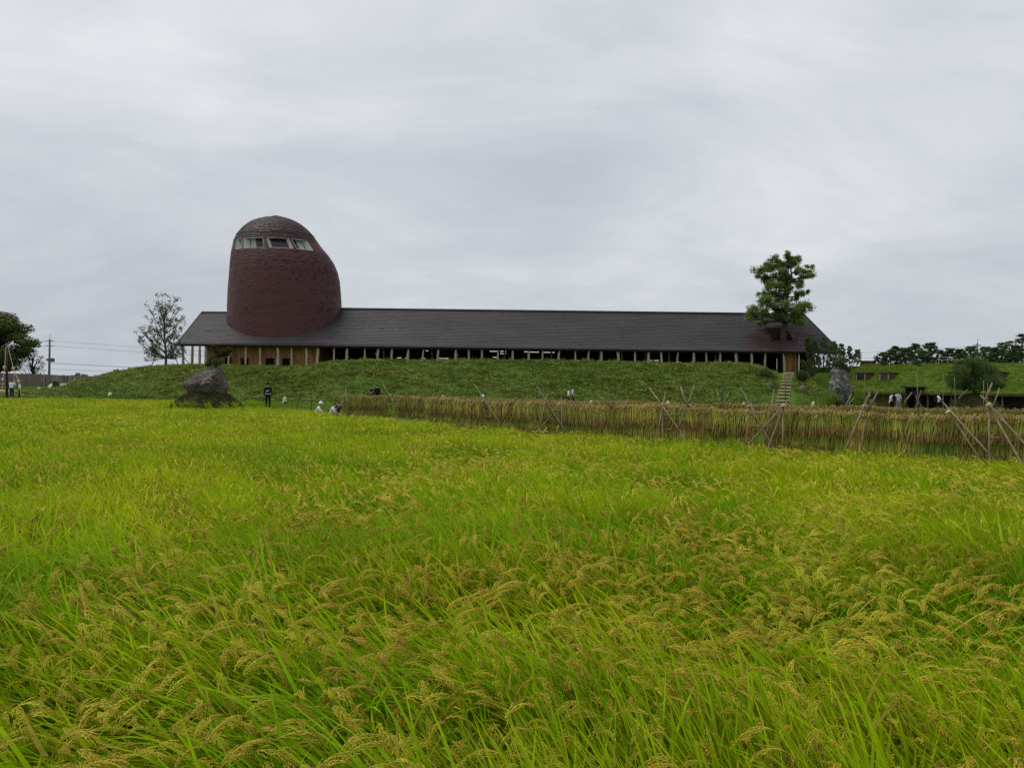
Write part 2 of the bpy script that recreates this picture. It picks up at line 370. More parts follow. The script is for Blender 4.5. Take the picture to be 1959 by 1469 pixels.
# ------------------------------------------------------------------ rice plants
def blade(V, F, MI, r, base, az, L_, w, a0, a1, nseg, mi, twist=0.0):
    """a strip bending from angle a0 to a1 (from vertical) in direction az"""
    p = np.array(base, float); i0 = len(V)
    side = np.array((-math.sin(az + twist), math.cos(az + twist), 0.0))
    for k in range(nseg + 1):
        t = k / nseg; ang = a0 + (a1 - a0) * t ** 1.35
        ww = w * (0.55 + 0.45*min(1, t*4)) * (1 if t < 0.45 else max(0.0, 1 - ((t-0.45)/0.55) ** 1.6)) + 0.0006
        V.append(p - side*ww/2); V.append(p + side*ww/2)
        d = np.array((math.sin(ang)*math.cos(az), math.sin(ang)*math.sin(az), math.cos(ang)))
        p = p + d * L_ / nseg
    for k in range(nseg):
        F.append((i0+2*k, i0+2*k+1, i0+2*k+3, i0+2*k+2)); MI.append(mi)
GRAIN = np.array([(0,0,-1),(1,0,0),(0,1,0),(-1,0,0),(0,-1,0),(0,0,1)], float)
GF = [(0,2,1),(0,3,2),(0,4,3),(0,1,4),(5,1,2),(5,2,3),(5,3,4),(5,4,1)]
def rice_clump(seed, lod):
    r = random.Random(seed); V, F, MI = [], [], []
    nb, nseg, wmul = [(38, 6, 1.75), (24, 4, 2.0), (14, 3, 2.7)][lod]
    npan = [6, 3, 2][lod]
    for i in range(nb):
        az = math.pi + 0.0 + r.gauss(0, 0.8)          # wind blows to -x
        rr = r.random() * 0.075; th = r.random() * 6.28
        top = r.random() < 0.35
        blade(V, F, MI, r, (rr*math.cos(th), rr*math.sin(th), 0.0 if not top else 0.22), az, r.uniform(0.72, 1.06) * (1 if not top else 0.8),
              r.uniform(0.007, 0.0125) * wmul, r.uniform(0.05, 0.35), r.uniform(0.55, 1.55), nseg, 2 if r.random() < 0.015 else 0, r.gauss(0, 0.5))
    for i in range(npan):
        az = math.pi + r.gauss(0, 1.3); rr = r.random() * 0.07; th = r.random() * 6.28
        p = np.array((rr*math.cos(th), rr*math.sin(th), 0.0)); ang = r.uniform(0.02, 0.2)
        Ls = r.uniform(0.66, 0.84); path = [p.copy()]
        for k in range(4):
            ang += r.uniform(0.05, 0.16); d = np.array((math.sin(ang)*math.cos(az), math.sin(ang)*math.sin(az), math.cos(ang)))
            p = p + d * Ls/4; path.append(p.copy())
        if lod == 0:
            blade(V, F, MI, r, path[0], az, Ls*0.98, 0.004, ang-0.35, ang, 3, 0)
        # drooping head
        droop = r.uniform(1.7, 2.5); Lp = r.uniform(0.14, 0.20); n = [9, 5, 3][lod]; q = path[-1].copy(); ax = []
        for k in range(n + 1):
            t = k / n; a = ang + droop * t ** 0.6
            ax.append((q.copy(), a)); d = np.array((math.sin(a)*math.cos(az), math.sin(a)*math.sin(az), math.cos(a))); q = q + d*Lp/n
        side = np.array((-math.sin(az), math.cos(az), 0))
        if lod == 0:
            for k in range(1, n + 1):
                for sgn in ((-1, 1) if k < n else (0,)):
                    b, a = ax[k]; b = b.copy(); az2 = az + sgn * r.uniform(0.05, 0.42); a2 = a + r.uniform(-0.05, 0.12)
                    ng_ = max(4, int(9 * (1 - 0.5*k/n))); step = 0.0085
                    for m_ in range(ng_):
                        a2 = min(a2 + 0.07, 2.9)
                        d = np.array((math.sin(a2)*math.cos(az2), math.sin(a2)*math.sin(az2), math.cos(a2)))
                        b = b + d * step
                        gd = d + np.array((r.gauss(0, .22), r.gauss(0, .22), r.gauss(0, .22))); gd /= np.linalg.norm(gd)
                        u = np.cross(gd, (0.3, 0.5, 0.8)); u /= np.linalg.norm(u); v = np.cross(gd, u)
                        c = b + u * r.gauss(0, 0.0022); s_ = r.uniform(0.85, 1.15)
                        i0 = len(V)
                        for gx, gy, gzz in GRAIN: V.append(c + (u*gx*0.0027 + v*gy*0.0023 + gd*gzz*0.0064) * s_)
                        for f in GF: F.append((i0+f[0], i0+f[1], i0+f[2], i0+f[2])); MI.append(1)
        else:
            for j in range([0, 7, 4][lod]):
                az2 = az + r.gauss(0, 0.5); k = r.randrange(0, max(1, n-1)); b, a = ax[k]
                blade(V, F, MI, r, b, az2, Lp * r.uniform(0.45, 0.95), [0, 0.012, 0.022][lod], a, min(a + 1.2, 3.0), 2 if lod == 1 else 2, 1, r.uniform(-1, 1))
    V = np.array(V); tri = [f for f in F if f[2] == f[3]]
    me = bpy.data.meshes.new('rice'); me.from_pydata(V.tolist(), [], [f[:3] if f[2] == f[3] else f for f in F])
    for k in ('rice_leaf', 'rice_grain', 'rice_straw'): me.materials.append(M[k])
    me.polygons.foreach_set('material_index', MI); me.update(); return me
NV = [9, 7, 6]
rice_meshes = [rice_clump(100*l + i, l) for l in range(3) for i in range(NV[l])]
def vnoise(x, y, s, o=0.0): return np.array([noise.noise((a*s+o, b*s-o, o*1.7)) for a, b in zip(x, y)])
pts = []
def grid(x0, x1, y0, y1, st):
    a, b = np.meshgrid(np.arange(x0, x1, st), np.arange(y0, y1, st)); a = a.ravel(); b = b.ravel()
    return a + rng.uniform(-.42, .42, a.size)*st, b + rng.uniform(-.42, .42, b.size)*st
parts_ = []
for (y0, y1, st) in ((1.4, 9.5, 0.165), (9.5, 26, 0.19), (26, 67, 0.25)):
    xm = 0.74*y1 + 3.5
    a, b = grid(-xm, xm, y0, y1, st)
    k = (np.abs(a) < 0.72*b + 3.2) & (in_field(a, b) > 0.12); a, b = a[k], b[k]
    k = np.hypot((a-BOULDER[0])/1.25, b-BOULDER[1]) > 2.3; parts_.append(np.stack([a[k], b[k]], 1))
P2 = np.concatenate(parts_); X, Y = P2[:, 0], P2[:, 1]; D = np.hypot(X, Y)
fuzzy = D + rng.normal(0, 0.8, D.size)
lod = np.where(fuzzy < 9.0, 0, np.where(fuzzy < 25, 1, 2))
off = np.array([0, NV[0], NV[0]+NV[1]])[lod]; cnt = np.array(NV)[lod]
idx = off + (rng.random(D.size)*cnt).astype(int)
n4 = vnoise(X, Y, 2.1, 6.6); keep = (n4 > -0.42) | (D > 26); X, Y, D, lod, idx = X[keep], Y[keep], D[keep], lod[keep], idx[keep]
n1 = vnoise(X, Y, 0.45, 3.3); n2 = vnoise(X, Y, 1.1, 8.1); n3 = vnoise(X, Y, 0.13, 5.7)
rz = 0.15 + 0.6*n3 + 1.3*n1 + rng.normal(0, 0.32, D.size)
tilt = np.clip(0.27 + 0.6*n1 + 0.55*n2 + rng.normal(0, 0.09, D.size), -0.15, 0.9)
sc = (1.0 + 0.10*n3 + 0.16*n2 + rng.normal(0, 0.06, D.size)) * np.interp(D, [3, 7, 16], [1.10, 1.08, 1.0])
rot = np.zeros((D.size, 3)); rot[:, 1] = -tilt; rot[:, 2] = rz
pz = ground(X, Y)
scatter('rice_crop', np.stack([X, Y, pz], 1), rot, np.repeat(sc[:, None], 3, 1), idx, rice_meshes,
        'ripening yellow-green rice leaning in the wind all over the paddy', 'rice')

# ------------------------------------------------------------------ ground cover on the bank and grass
def tuft(seed, n, h, w, spread, m, flat=0.0):
    r = random.Random(seed); V, F, MI = [], [], []
    for i in range(n):
        th = r.random()*6.28; rr = spread*math.sqrt(r.random())
        blade(V, F, MI, r, (rr*math.cos(th), rr*math.sin(th), 0), r.random()*6.28, h*r.uniform(.6, 1.2), w*r.uniform(.7, 1.3),
              r.uniform(0, .5), r.uniform(.7, 1.7) + flat, 2, 0, r.uniform(-.8, .8))
    me = bpy.data.meshes.new('tuft'); me.from_pydata([tuple(v) for v in V], [], F); me.materials.append(m); me.update(); return me
def leafy(seed, n, h, w, spread, m):
    """low leafy plant: broad leaves facing up at random tilts"""
    r = random.Random(seed); b = MB()
    for i in range(n):
        th = r.random()*6.28; rr = spread*math.sqrt(r.random()); z = h*(1-(rr/spread)**2*0.6)*r.uniform(.5, 1.1)
        c = Vector((rr*math.cos(th), rr*math.sin(th), z)); a = r.random()*6.28
        u = Vector((math.cos(a), math.sin(a), r.uniform(-.5, .4))) * w * r.uniform(.7, 1.3); v = Vector((-math.sin(a), math.cos(a), r.uniform(-.5, .5))) * w * 0.35
        b.quad(c-u, c-v, c+u, c+v)
    return b.mesh('leafy', m)
bank_m = [leafy(500+i, 30, 0.22, 0.085, 0.32, M['bank_leaf']) for i in range(6)] + [tuft(520+i, 16, 0.38, 0.028, 0.2, M['bank_leaf']) for i in range(2)]
a, b = grid(-56, 40.5, 68.6, 88.6, 0.33)
st_x = np.interp(b, [66, 88], [24.0, 31.6])
k = (ground(a, b) > 0.12) & (np.abs(a-st_x) > 0.95) & (a < 31.8); a, b = a[k], b[k]
k = np.interp(a, HX, HZ) > 0.25; a, b = a[k], b[k]; k = ~((a > 36) & (b > 76)); a, b = a[k], b[k]
nn = vnoise(a, b, 0.6, 2.2); n_ = a.size
nb_ = vnoise(a, b, 0.14, 7.7); sc = 1.0 + 0.5*nn + 0.55*nb_ + rng.normal(0, .25, n_); rot = np.zeros((n_, 3)); rot[:, 2] = rng.random(n_)*6.28; rot[:, 0] = -0.2
scatter('ground_cover', np.stack([a, b, ground(a, b)-0.02], 1), rot, np.repeat(np.clip(sc, .45, 1.8)[:, None], 3, 1), rng.integers(0, 8, n_), bank_m,
        'dark green low leafy ground cover over the long bank', 'ground cover')
lawn_m = [tuft(560+i, 26, 0.17, 0.02, 0.22, M['lawn_leaf']) for i in range(5)]
a, b = grid(-76, 42, 18, 92, 0.42)
nn0 = np.interp(a, HX, HZ)
k = (in_field(a, b) < -0.25) & (np.abs(a) < 0.72*b + 3) & ((b < 70.5) | (nn0 < 0.35)); a, b = a[k], b[k]
k = ~((a < -44) & (np.abs(b - (78.8 + 0.22*(a+78)/1.45)) < 1.6)); a, b = a[k], b[k]
k = (b > 17.1 - 0.6*(a-11.5)) & ~((a > -9.5) & (in_field(a, b) > -1.7)); a, b = a[k], b[k]
n_ = a.size; sc = 1.0 + rng.normal(0, .25, n_); rot = np.zeros((n_, 3)); rot[:, 2] = rng.random(n_)*6.28
scatter('grass', np.stack([a, b, ground(a, b)-0.01], 1), rot, np.repeat(np.clip(sc, .4, 1.8)[:, None], 3, 1), rng.integers(0, 5, n_), lawn_m,
        'short bright grass on the flat ground round the paddy', 'grass')
# ================================================================== the long copper-roofed hall
Y_E, Y_R, Y_B = 90.0, 97.6, 105.2            # eave, ridge, back eave
Z_E, Z_R = 6.30, 11.52
XL, XRE, XRR = -40.05, 39.3, 37.5
FLOOR = 3.66
hall = empty('hall', (0, 97.6, FLOOR), 'long low wooden hall with dark copper shingle roof and row of pale log posts', 'building')
def ridge_z(x): return Z_R - 0.68 * float(sstep((-24.5 - x) / 8.0))
def prof(t):                                  # roof profile with a flatter kick at the eave
    return np.interp(t, [0, 0.10, 1.0], [0, 0.062, 1.0])
HOLE_X = (31.55, 34.2); HOLE_T = (0.27, 0.60)
NC = 28
def roof_pt(x01, t, up=0.0, back=False):
    x = XL + (( XRE + (XRR - XRE) * t) - XL) * x01
    zr = ridge_z(x); z = Z_E + (zr - Z_E) * float(prof(t)) + up * 0.83
    y = Y_E + (Y_R - Y_E) * t - up * 0.55
    if back: y = 2*Y_R - y
    return Vector((x, y, z))
r = random.Random(31)
def hole_u(t): w = XRE + (XRR-XRE)*t - XL; return (HOLE_X[0]-XL)/w, (HOLE_X[1]-XL)/w
mb = MB()
for side in (False, True):
    ts = np.linspace(0, 1, NC + 1)
    hk = [int(np.argmin(abs(ts - HOLE_T[0]))), int(np.argmin(abs(ts - HOLE_T[1])))]
    for k in range(NC):
        t0, t1 = ts[k], ts[k+1]; hu = hole_u((t0+t1)/2)
        us = np.linspace(0, 1, 131 if not side else 21)
        hole = (not side) and hk[0] <= k < hk[1]
        if hole: us = np.array(sorted(list(us[(us < hu[0]-.002) | (us > hu[1]+.002)]) + list(hu)))
        jit = [r.uniform(0.028, 0.040) for _ in us]
        for j in range(len(us)-1):
            u0, u1 = us[j], us[j+1]
            if hole and u0 >= hu[0]-1e-6 and u1 <= hu[1]+1e-6: continue
            h = jit[j]; a, b_ = roof_pt(u0, t0, h, side), roof_pt(u1, t0, h, side)
            c, d = roof_pt(u1, t1 + 0.01, 0.0, side), roof_pt(u0, t1 + 0.01, 0.0, side)
            lo0, lo1 = roof_pt(u0, t0, -0.02, side), roof_pt(u1, t0, -0.02, side)
            mi = 0
            if not side:
                cx = (a.x+b_.x)/2; ds = math.hypot((cx-33.2)/5.0, ((t0+t1)/2-0.30)/0.42) + 0.30*noise.noise((cx*0.5, t0*7, 2.0))
                if ds < 0.95 and r.random() < 0.95 - 0.35*ds: mi = 1
                elif r.random() < 0.012: mi = 1
            if not side: mb.quad(a, b_, c, d, mi); mb.quad(lo0, lo1, b_, a, mi)
            else: mb.quad(b_, a, d, c, mi); mb.quad(lo1, lo0, a, b_, mi)
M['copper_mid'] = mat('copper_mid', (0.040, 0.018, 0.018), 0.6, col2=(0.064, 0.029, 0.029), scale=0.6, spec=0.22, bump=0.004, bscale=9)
roof = mb.build('roof', [M['copper_dark'], M['copper_mid']], hall)
# ridge cap
mb = MB()
for x0, x1 in ((XL, -33.0), (-33.0, -24.0), (-24.0, 0), (0, XRR)):
    for s_ in (-1, 1):
        a, b_ = ridge_z(x0), ridge_z(x1)
        mb.quad((x0, Y_R, a+.13), (x1, Y_R, b_+.13), (x1, Y_R+s_*.28, b_-.04), (x0, Y_R+s_*.28, a-.04))
mb.build('ridge_cap', M['fascia'], roof)
# soffit, eave board, verge boards
n = 40
for lo_, hi_ in ((XL, HOLE_X[0]-.9), (HOLE_X[1]+.4, 99)):
    mb = MB()
    for k in range(n):
        u0, u1 = k/n, (k+1)/n; xm_ = XL+(XRE-XL)*(u0+u1)/2
        if not (lo_ <= xm_ <= hi_): continue
        for sd_ in (False, True):
            for (ta, tb) in ((0.0, 0.10), (0.10, 1.0)):
                mb.quad(roof_pt(u0, ta, -.26, sd_), roof_pt(u1, ta, -.26, sd_), roof_pt(u1, tb, -.26, sd_), roof_pt(u0, tb, -.26, sd_))
    mb.build('soffit', M['soffit'], roof)
for sd_ in (False, True):
    mb = MB(); a0, a1 = roof_pt(0, 0, -.005, sd_), roof_pt(1, 0, -.005, sd_); b0, b1 = roof_pt(0, 0, -.26, sd_), roof_pt(1, 0, -.26, sd_)
    s_ = -0.05 if not sd_ else 0.05
    mb.obox(b0 + Vector((0, s_, 0)), b1 - b0, (0, -s_*2.4, 0), a0 - b0 + Vector((0, 0, -.02))); mb.build('eave_board', M['fascia'], roof)
for u in (0, 1):
    for sd_ in (False, True):
        mb = MB(); tt = [0, .1, .4, .7, 1]
        for k in range(4):
            q = [roof_pt(u, tt[k], -.28, sd_), roof_pt(u, tt[k+1], -.28, sd_), roof_pt(u, tt[k+1], .055, sd_), roof_pt(u, tt[k], .055, sd_)]
            dx = Vector((0.08 if u else -0.08, 0, 0)); in_ = Vector((-0.04 if u else 0.04, 0, 0))
            qo = [p + dx for p in q]; qi = [p + in_ for p in q]
            mb.quad(*qo); mb.quad(*qi[::-1]); mb.quad(qi[3], qo[3], qo[2], qi[2]); mb.quad(qi[0], qi[1], qo[1], qo[0])
        mb.build('verge_board', M['fascia'], roof)
# light well in the roof for the tree
hk_t = [np.linspace(0, 1, NC+1)[int(np.argmin(abs(np.linspace(0, 1, NC+1) - h)))] for h in HOLE_T]
def hp(x, t, up): p = roof_pt(0.5, t, up); return Vector((x, p.y, p.z))
mb = MB(); x0, x1 = HOLE_X; t0, t1 = hk_t
for (pa, pb) in (((x0, t0), (x1, t0)), ((x1, t0), (x1, t1)), ((x1, t1), (x0, t1)), ((x0, t1), (x0, t0))):
    a, b_ = hp(*pa, .06), hp(*pb, .06); mb.quad(a, b_, (b_.x, b_.y, 5.9), (a.x, a.y, 5.9))
mb.build('light_well', M['darkwood'], roof)
mb = MB()
for (pa, pb, w) in (((x0-.06, t0), (x1+.06, t0), 0), ((x0-.06, t1), (x1+.06, t1), 0)):
    a, b_ = hp(*pa, .02), hp(*pb, .02); mb.obox(a - Vector((0, .05, 0)), b_ - a, (0, .1, 0), (0, .02, .09))
for x in (x0-.05, x1-.05):
    a, b_ = hp(x, t0, .02), hp(x, t1, .02); mb.obox(a, (.1, 0, 0), b_ - a, (0, -.03, .09))
mb.build('well_kerb', M['copper_mid'], roof)

# floor slab, back wall, gable walls, inner posts
mb = MB(); mb.box((-39.2, 90.5, FLOOR-0.5), (36.6, 104.6, FLOOR)); mb.build('floor', M['concrete'], hall)
def xw(px, D=90.9): return (px - 979.5 - 0.85) * D / FPX
XA, XB = xw(391), xw(605)                     # boarded block on the left
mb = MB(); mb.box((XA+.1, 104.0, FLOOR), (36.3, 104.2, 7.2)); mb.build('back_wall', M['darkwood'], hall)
for x in (XA, 36.3):
    mb = MB(); mb.v = [(x+dx, y, z) for dx in (0, .18) for y, z in ((92.0, FLOOR), (103.9, FLOOR), (103.9, 7.0), (97.6, 10.7 if x < 0 else 11.0), (92.0, 7.2))]
    mb.f = [(0,1,2,3,4), (9,8,7,6,5)] + [(i, i+5, (i+1)%5+5, (i+1)%5) for i in range(5)]; mb.m = [0]*7
    mb.build('gable_wall', M['board'] if x < 0 else M['board'], hall)
# boards of the left block with square openings
wins = [(429, 444), (461, 475), (509.5, 524), (540.5, 555)]
WY = 91.6
mbw = {}
x = XA; k = 0; me_full = None
while x < XB:
    w = 0.2; cx = x + w/2
    inw = any(xw(a, WY) < cx < xw(b_, WY) for a, b_ in wins)
    segs = [(FLOOR+1.15, 6.6), (FLOOR, FLOOR+0.06)] if inw else [(FLOOR, 6.6)]
    for (z0, z1) in segs:
        if z1 - z0 < 0.2: continue
        mb = MB(); d = r.uniform(0, .025); mb.box((x+.006, WY-d, z0), (x+w-.006, WY+.05, z1)); mb.build('board', M['board'], hall)
    x += w
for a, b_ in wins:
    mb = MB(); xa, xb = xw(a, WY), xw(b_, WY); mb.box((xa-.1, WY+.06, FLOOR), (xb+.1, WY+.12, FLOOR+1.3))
    win = mb.build('window', M['void'], hall)  # near-black panel paints the unlit depth of the opening
    mb = MB(); mb.box((xa-.06, WY-.06, FLOOR+1.1), (xb+.06, WY-.028, FLOOR+1.17)); mb.box((xa-.06, WY-.06, FLOOR), (xa, WY-.028, FLOOR+1.1)); mb.box((xb, WY-.06, FLOOR), (xb+.06, WY-.028, FLOOR+1.1))
    mb.build('window_frame', M['darkwood'], win)
mb = MB(); mb.box((XB, WY, FLOOR), (XB+.15, 98, 6.7)); mb.build('end_wall', M['board'], hall)
# boarded bay at the right end
x = xw(1504); xe = xw(1524)
while x < xe:
    mb = MB(); mb.box((x+.006, 91.2-r.uniform(0, .02), FLOOR), (x+.2-.006, 91.25, 6.5)); mb.build('board', M['board'], hall); x += .2
mb = MB(); mb.box((xw(1527), 90.75, 3.5), (xw(1527)+.14, 90.9, 6.2)); mb.build('sky_slot_strip', M['white'], hall)  # white strip added in place of the bright sky slot beside the wall
# log posts
def log(x, y, z0, z1, rad, name='post', m='log', seed=0, lean=0.0):
    rr = random.Random(seed); mb = MB(); n = 7; p = []; q = []
    bx, by = rr.uniform(-.12, .12), rr.uniform(-.05, .05); ph = rr.uniform(0, 6)
    for i in range(n):
        t = i/(n-1); wob = math.sin(t*3.1*rr.choice((1, 1))+ph)*bx
        p.append((x + wob*(0.4+0.6*t) + lean*t, y + by*math.sin(t*3), z0 + (z1-z0)*t)); q.append(rad*(1.12-.18*t)*rr.uniform(.9, 1.12))
    mb.tube(p, q, 9)
    if rr.random() < .3:   # a stub of a cut branch
        c = Vector(p[rr.randrange(1, 5)]); mb.tube([c, c + Vector((rr.choice((-1, 1))*rad*1.9, -.05, .1))], [rad*.5, rad*.4], 6)
    return mb.build(name, M[m], hall, smooth=True)
front = [350, 368, 382, 394, 437, 470, 498, 531, 558, 586, 607, 639, 664, 698, 723, 750, 781, 809, 838, 872, 897, 922, 954, 982, 1011, 1038,
         1069, 1100, 1126, 1151, 1183, 1215, 1240, 1266, 1296, 1327, 1351, 1378, 1408, 1438, 1463, 1500]
for i, px in enumerate(front):
    yy = 90.5 if px not in (368, 382) else (95.5 if px == 368 else 99.5)
    xx = xw(px, yy)
    log(xx, yy, min(gz(xx, yy), FLOOR) - .05, 6.25 if yy < 92 else (8.9 if yy < 97 else 9.1), r.uniform(.105, .165), seed=i*3+1)
for i, px in enumerate((698, 735, 827, 870, 965, 1055, 1147, 1190, 1236, 1280, 1369, 1412)):
    log(xw(px, 95), 95.0, FLOOR, 9.2, .12, 'inner_post', 'log', 200+i)
# strip lamps under the ceiling and low counters inside
LM = []
for (a, b_, py, D) in ((937, 953, 672, 99), (957, 968, 672, 99), (957, 968, 676.5, 101), (943, 952, 683.5, 103), (1003, 1011, 673, 99), (1013, 1031, 673.5, 99),
                     (1040, 1061, 674, 100), (815, 819, 671, 99), (840, 858, 685.5, 103), (760, 768, 684.5, 103), (806, 813, 685.5, 103), (776, 781, 684.5, 103),
                     (1244, 1247, 689.5, 103), (1252, 1260, 689.5, 103)):
    p0, p1 = at(a, py, D), at(b_, py, D); LM.append((p0, p1))
    mb = MB(); mb.box((p0.x, D-.1, p0.z-.022), (p1.x, D+.1, p0.z+.022))
    o = mb.build('strip_lamp', M['lamp'])
    tag(o, 'lit white strip lamp in the dark open hall', 'lamp', 'strip lamps inside the hall')
for k in range(9):
    mb = MB(); mb.box((xw(690+k*85, 96), 96.0+(k % 3), FLOOR), (xw(690+k*85, 96)+3.2, 96.8+(k % 3), FLOOR+.75)); mb.build('counter', M['darkwood'], hall)
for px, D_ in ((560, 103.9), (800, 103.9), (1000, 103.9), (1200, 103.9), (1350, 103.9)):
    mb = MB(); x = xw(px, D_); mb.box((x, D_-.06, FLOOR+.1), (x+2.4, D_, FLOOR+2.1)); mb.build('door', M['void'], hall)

# ================================================================== copper tower
TC_Y = 97.2
prof_px = [(705, 436.5, 653), (640, 437, 653), (590, 438, 652), (560, 439, 650.5), (535, 441, 648), (520, 442, 644.5), (505, 443, 638.5), (490, 444.5, 629), (475, 446, 616),
           (465, 448.5, 608.5), (455, 453, 601.5), (445, 459, 594), (437, 466, 586), (430, 474, 577), (425, 482, 569), (420.5, 493, 559), (417, 506, 549), (415, 517, 541), (413.6, 527, 533)]
tz, txl, txr = [], [], []
for y, l, rr_ in prof_px:
    pl, pr = at(l, y, TC_Y), at(rr_, y, TC_Y); tz.append((pl.z+pr.z)/2); txl.append(pl.x); txr.append(pr.x)
tz = np.array(tz); txl = np.array(txl); txr = np.array(txr)
def ring(z):
    l, q = np.interp(z, tz, txl), np.interp(z, tz, txr); return (l+q)/2, (q-l)/2, (q-l)/2*0.72
def tp(z, th, out=0.0, k=1.0):
    """th=0 faces the paddy, growing towards +x"""
    c, rx, ry = ring(z); return Vector((c + (rx*k+out)*math.sin(th), TC_Y - (ry*k+out)*math.cos(th), z))
tower = empty('tower', (ring(8)[0], TC_Y, FLOOR), 'rounded dark red copper tower with lookout windows rising through the roof', 'tower')
ZB, ZT = 18.42, 19.72                        # window band
th0 = math.asin((-0.985)); th1 = 0.62
def th_of(px, z=19.0):                        # angle of the band point seen at pixel column px
    best = None
    for i in range(-160, 161):
        th = i/100; p = tp(z, th); q = 979.5 + p.x*FPX/p.y - (-0.0)  # roll shift is a few px
        q += (734.5 - 463)*ROLL
        if best is None or abs(q-px) < best[0]: best = (abs(q-px), th)
    return best[1]
panes = [(451, 463.5), (466, 503.5), (512.5, 556.5), (562, 593.5)]
pth = [(th_of(a), th_of(b_)) for a, b_ in panes]
zs = list(np.arange(5.6, ZB-0.05, 0.225)) + [ZB, ZT] + list(np.arange(ZT+0.22, tz[-1]-.02, 0.215)) + [tz[-1]]
base_th = list(np.linspace(-math.pi, math.pi, 97)[:-1])
mb = MB(); r = random.Random(77)
for k in range(len(zs)-1):
    z0, z1 = zs[k], zs[k+1]; band = abs(z0-ZB) < 1e-6
    ths = list(base_th)
    if band:
        for a, b_ in pth: ths = [t for t in ths if not (a-.02 < t < b_+.02)] + [a, b_]
        ths = sorted(ths)
    nt_ = len(ths); lip = 0.036 if not band else 0.03
    if 20.55 < z0 < 20.8: lip = 0.08
    js = [r.uniform(-.012, .016) + lip for _ in range(nt_)]
    for j in range(nt_):
        a = ths[j]; b_ = ths[(j+1) % nt_]
        if j == nt_-1: b_ += 2*math.pi
        if band and any(abs(a-p) < 1e-6 and abs(b_-q) < 1e-6 for p, q in pth): continue
        zd = r.uniform(-.012, .012)
        A, B = tp(z0, a, js[j]), tp(z0, b_, js[j]); A.z += zd; B.z += zd
        C, D_ = tp(z1, b_, 0.0), tp(z1, a, 0.0)
        mi = 1 if z0 > 19.3 + 0.0*math.sin(a) else 0  # dome plates greyed: sky reflection put into the colour
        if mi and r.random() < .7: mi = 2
        if not mi and r.random() < 0.03 + 0.3*max(0.0, (z0-13)/6) + 0.5*max(0.0, math.sin(a)-.55)/.45: mi = 2  # more grey plates upward and towards +x, painting in the sky sheen
        mb.quad(A, B, C, D_, mi)
        E, G = tp(z0, a, -.03), tp(z0, b_, -.03); E.z += zd; G.z += zd
        mb.quad(E, G, B, A, mi)
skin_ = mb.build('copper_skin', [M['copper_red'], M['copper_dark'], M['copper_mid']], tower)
mb = MB(); c, rx, ry = ring(tz[-2]); mb.tube([(c, TC_Y, tz[-1]-.05), (c, TC_Y, tz[-1]+.03)], [.6, .3], 14); mb.build('cap', M['copper_dark'], tower, True)
# lookout room behind the windows
mb = MB(); K = 0.83; tt = np.linspace(-math.pi, math.pi, 49)
for j in range(48):
    a, b_ = tt[j], tt[j+1]
    mb.quad(tp(ZB-.05, a, 0, K), tp(ZB-.05, b_, 0, K), tp(ZT+.05, b_, 0, K), tp(ZT+.05, a, 0, K))
    for z in (ZB-.02, ZT+.02): mb.quad(tp(z, a, -.02), tp(z, b_, -.02), tp(z, b_, 0, K), tp(z, a, 0, K))
mb.build('lookout_room', M['dim_wall'], tower)  # pale wall tone stands for sky seen through the windows
for i, ((a, b_), (da, db)) in enumerate(zip(pth, [(0.0, .5), (.5, 1.0), (.0, 1.0), (.0, .35)])):
    # a window: pale jambs and head, dark glass set back
    mb = MB(); n = 6
    for th, s_ in ((a, 1), (b_, -1)):
        for k in range(1):
            mb.quad(tp(ZB, th, .0), tp(ZT, th, .0), tp(ZT, th+s_*.045, 0, .86), tp(ZB, th+s_*.045, 0, .86))
    win = mb.build('window', M['dim_wall'], tower)
    mb = MB(); ga, gb = a + (b_-a)*da, a + (b_-a)*db
    for k in range(n):
        u, v = ga+(gb-ga)*k/n, ga+(gb-ga)*(k+1)/n
        mb.quad(tp(ZB, u, 0, .88), tp(ZB, v, 0, .88), tp(ZT, v, 0, .88), tp(ZT, u, 0, .88))
    mb.build('pane', M['darkglass'], win)
    mb = MB()
    for z in (ZB+.0, ZT-.03):
        for k in range(n):
            u, v = a+(b_-a)*k/n, a+(b_-a)*(k+1)/n
            mb.quad(tp(z, u, .025), tp(z, v, .025), tp(z+.03, v, .025), tp(z+.03, u, .025)); mb.quad(tp(z+.03, u, .025), tp(z+.03, v, .025), tp(z+.03, v, -.1), tp(z+.03, u, -.1))
    for th in (a, b_-.008):
        mb.quad(tp(ZB, th, .03), tp(ZB, th+.006, .03), tp(ZT, th+.006, .03), tp(ZT, th, .03))
    mb.build('frame', M['offwhite'], win)

# ================================================================== log steps up the bank
stairs = empty('log_stairs', at(1495, 770, 70), 'flight of pale log steps climbing the bank to the hall', 'stairs')
for k in range(16):
    t = k/15; D_ = 67.5 + t*20.3; px0 = np.interp(t, [0, 1], [1483, 1504]); px1 = np.interp(t, [0, 1], [1509, 1520])
    x0, x1 = xw(px0, D_), xw(px1, D_); z = gz((x0+x1)/2, D_+.5)
    mb = MB(); mb.tube([(x0, D_, z), (x1, D_+rnd.uniform(-.05, .05), z+rnd.uniform(-.02, .02))], .11, 8)
    st = mb.build('step', M['step'], stairs)
    mb = MB(); mb.box((x0+.03, D_+.05, z-.35), (x1-.03, D_+1.4, z+.07)); mb.build('tread', M['step'], st)
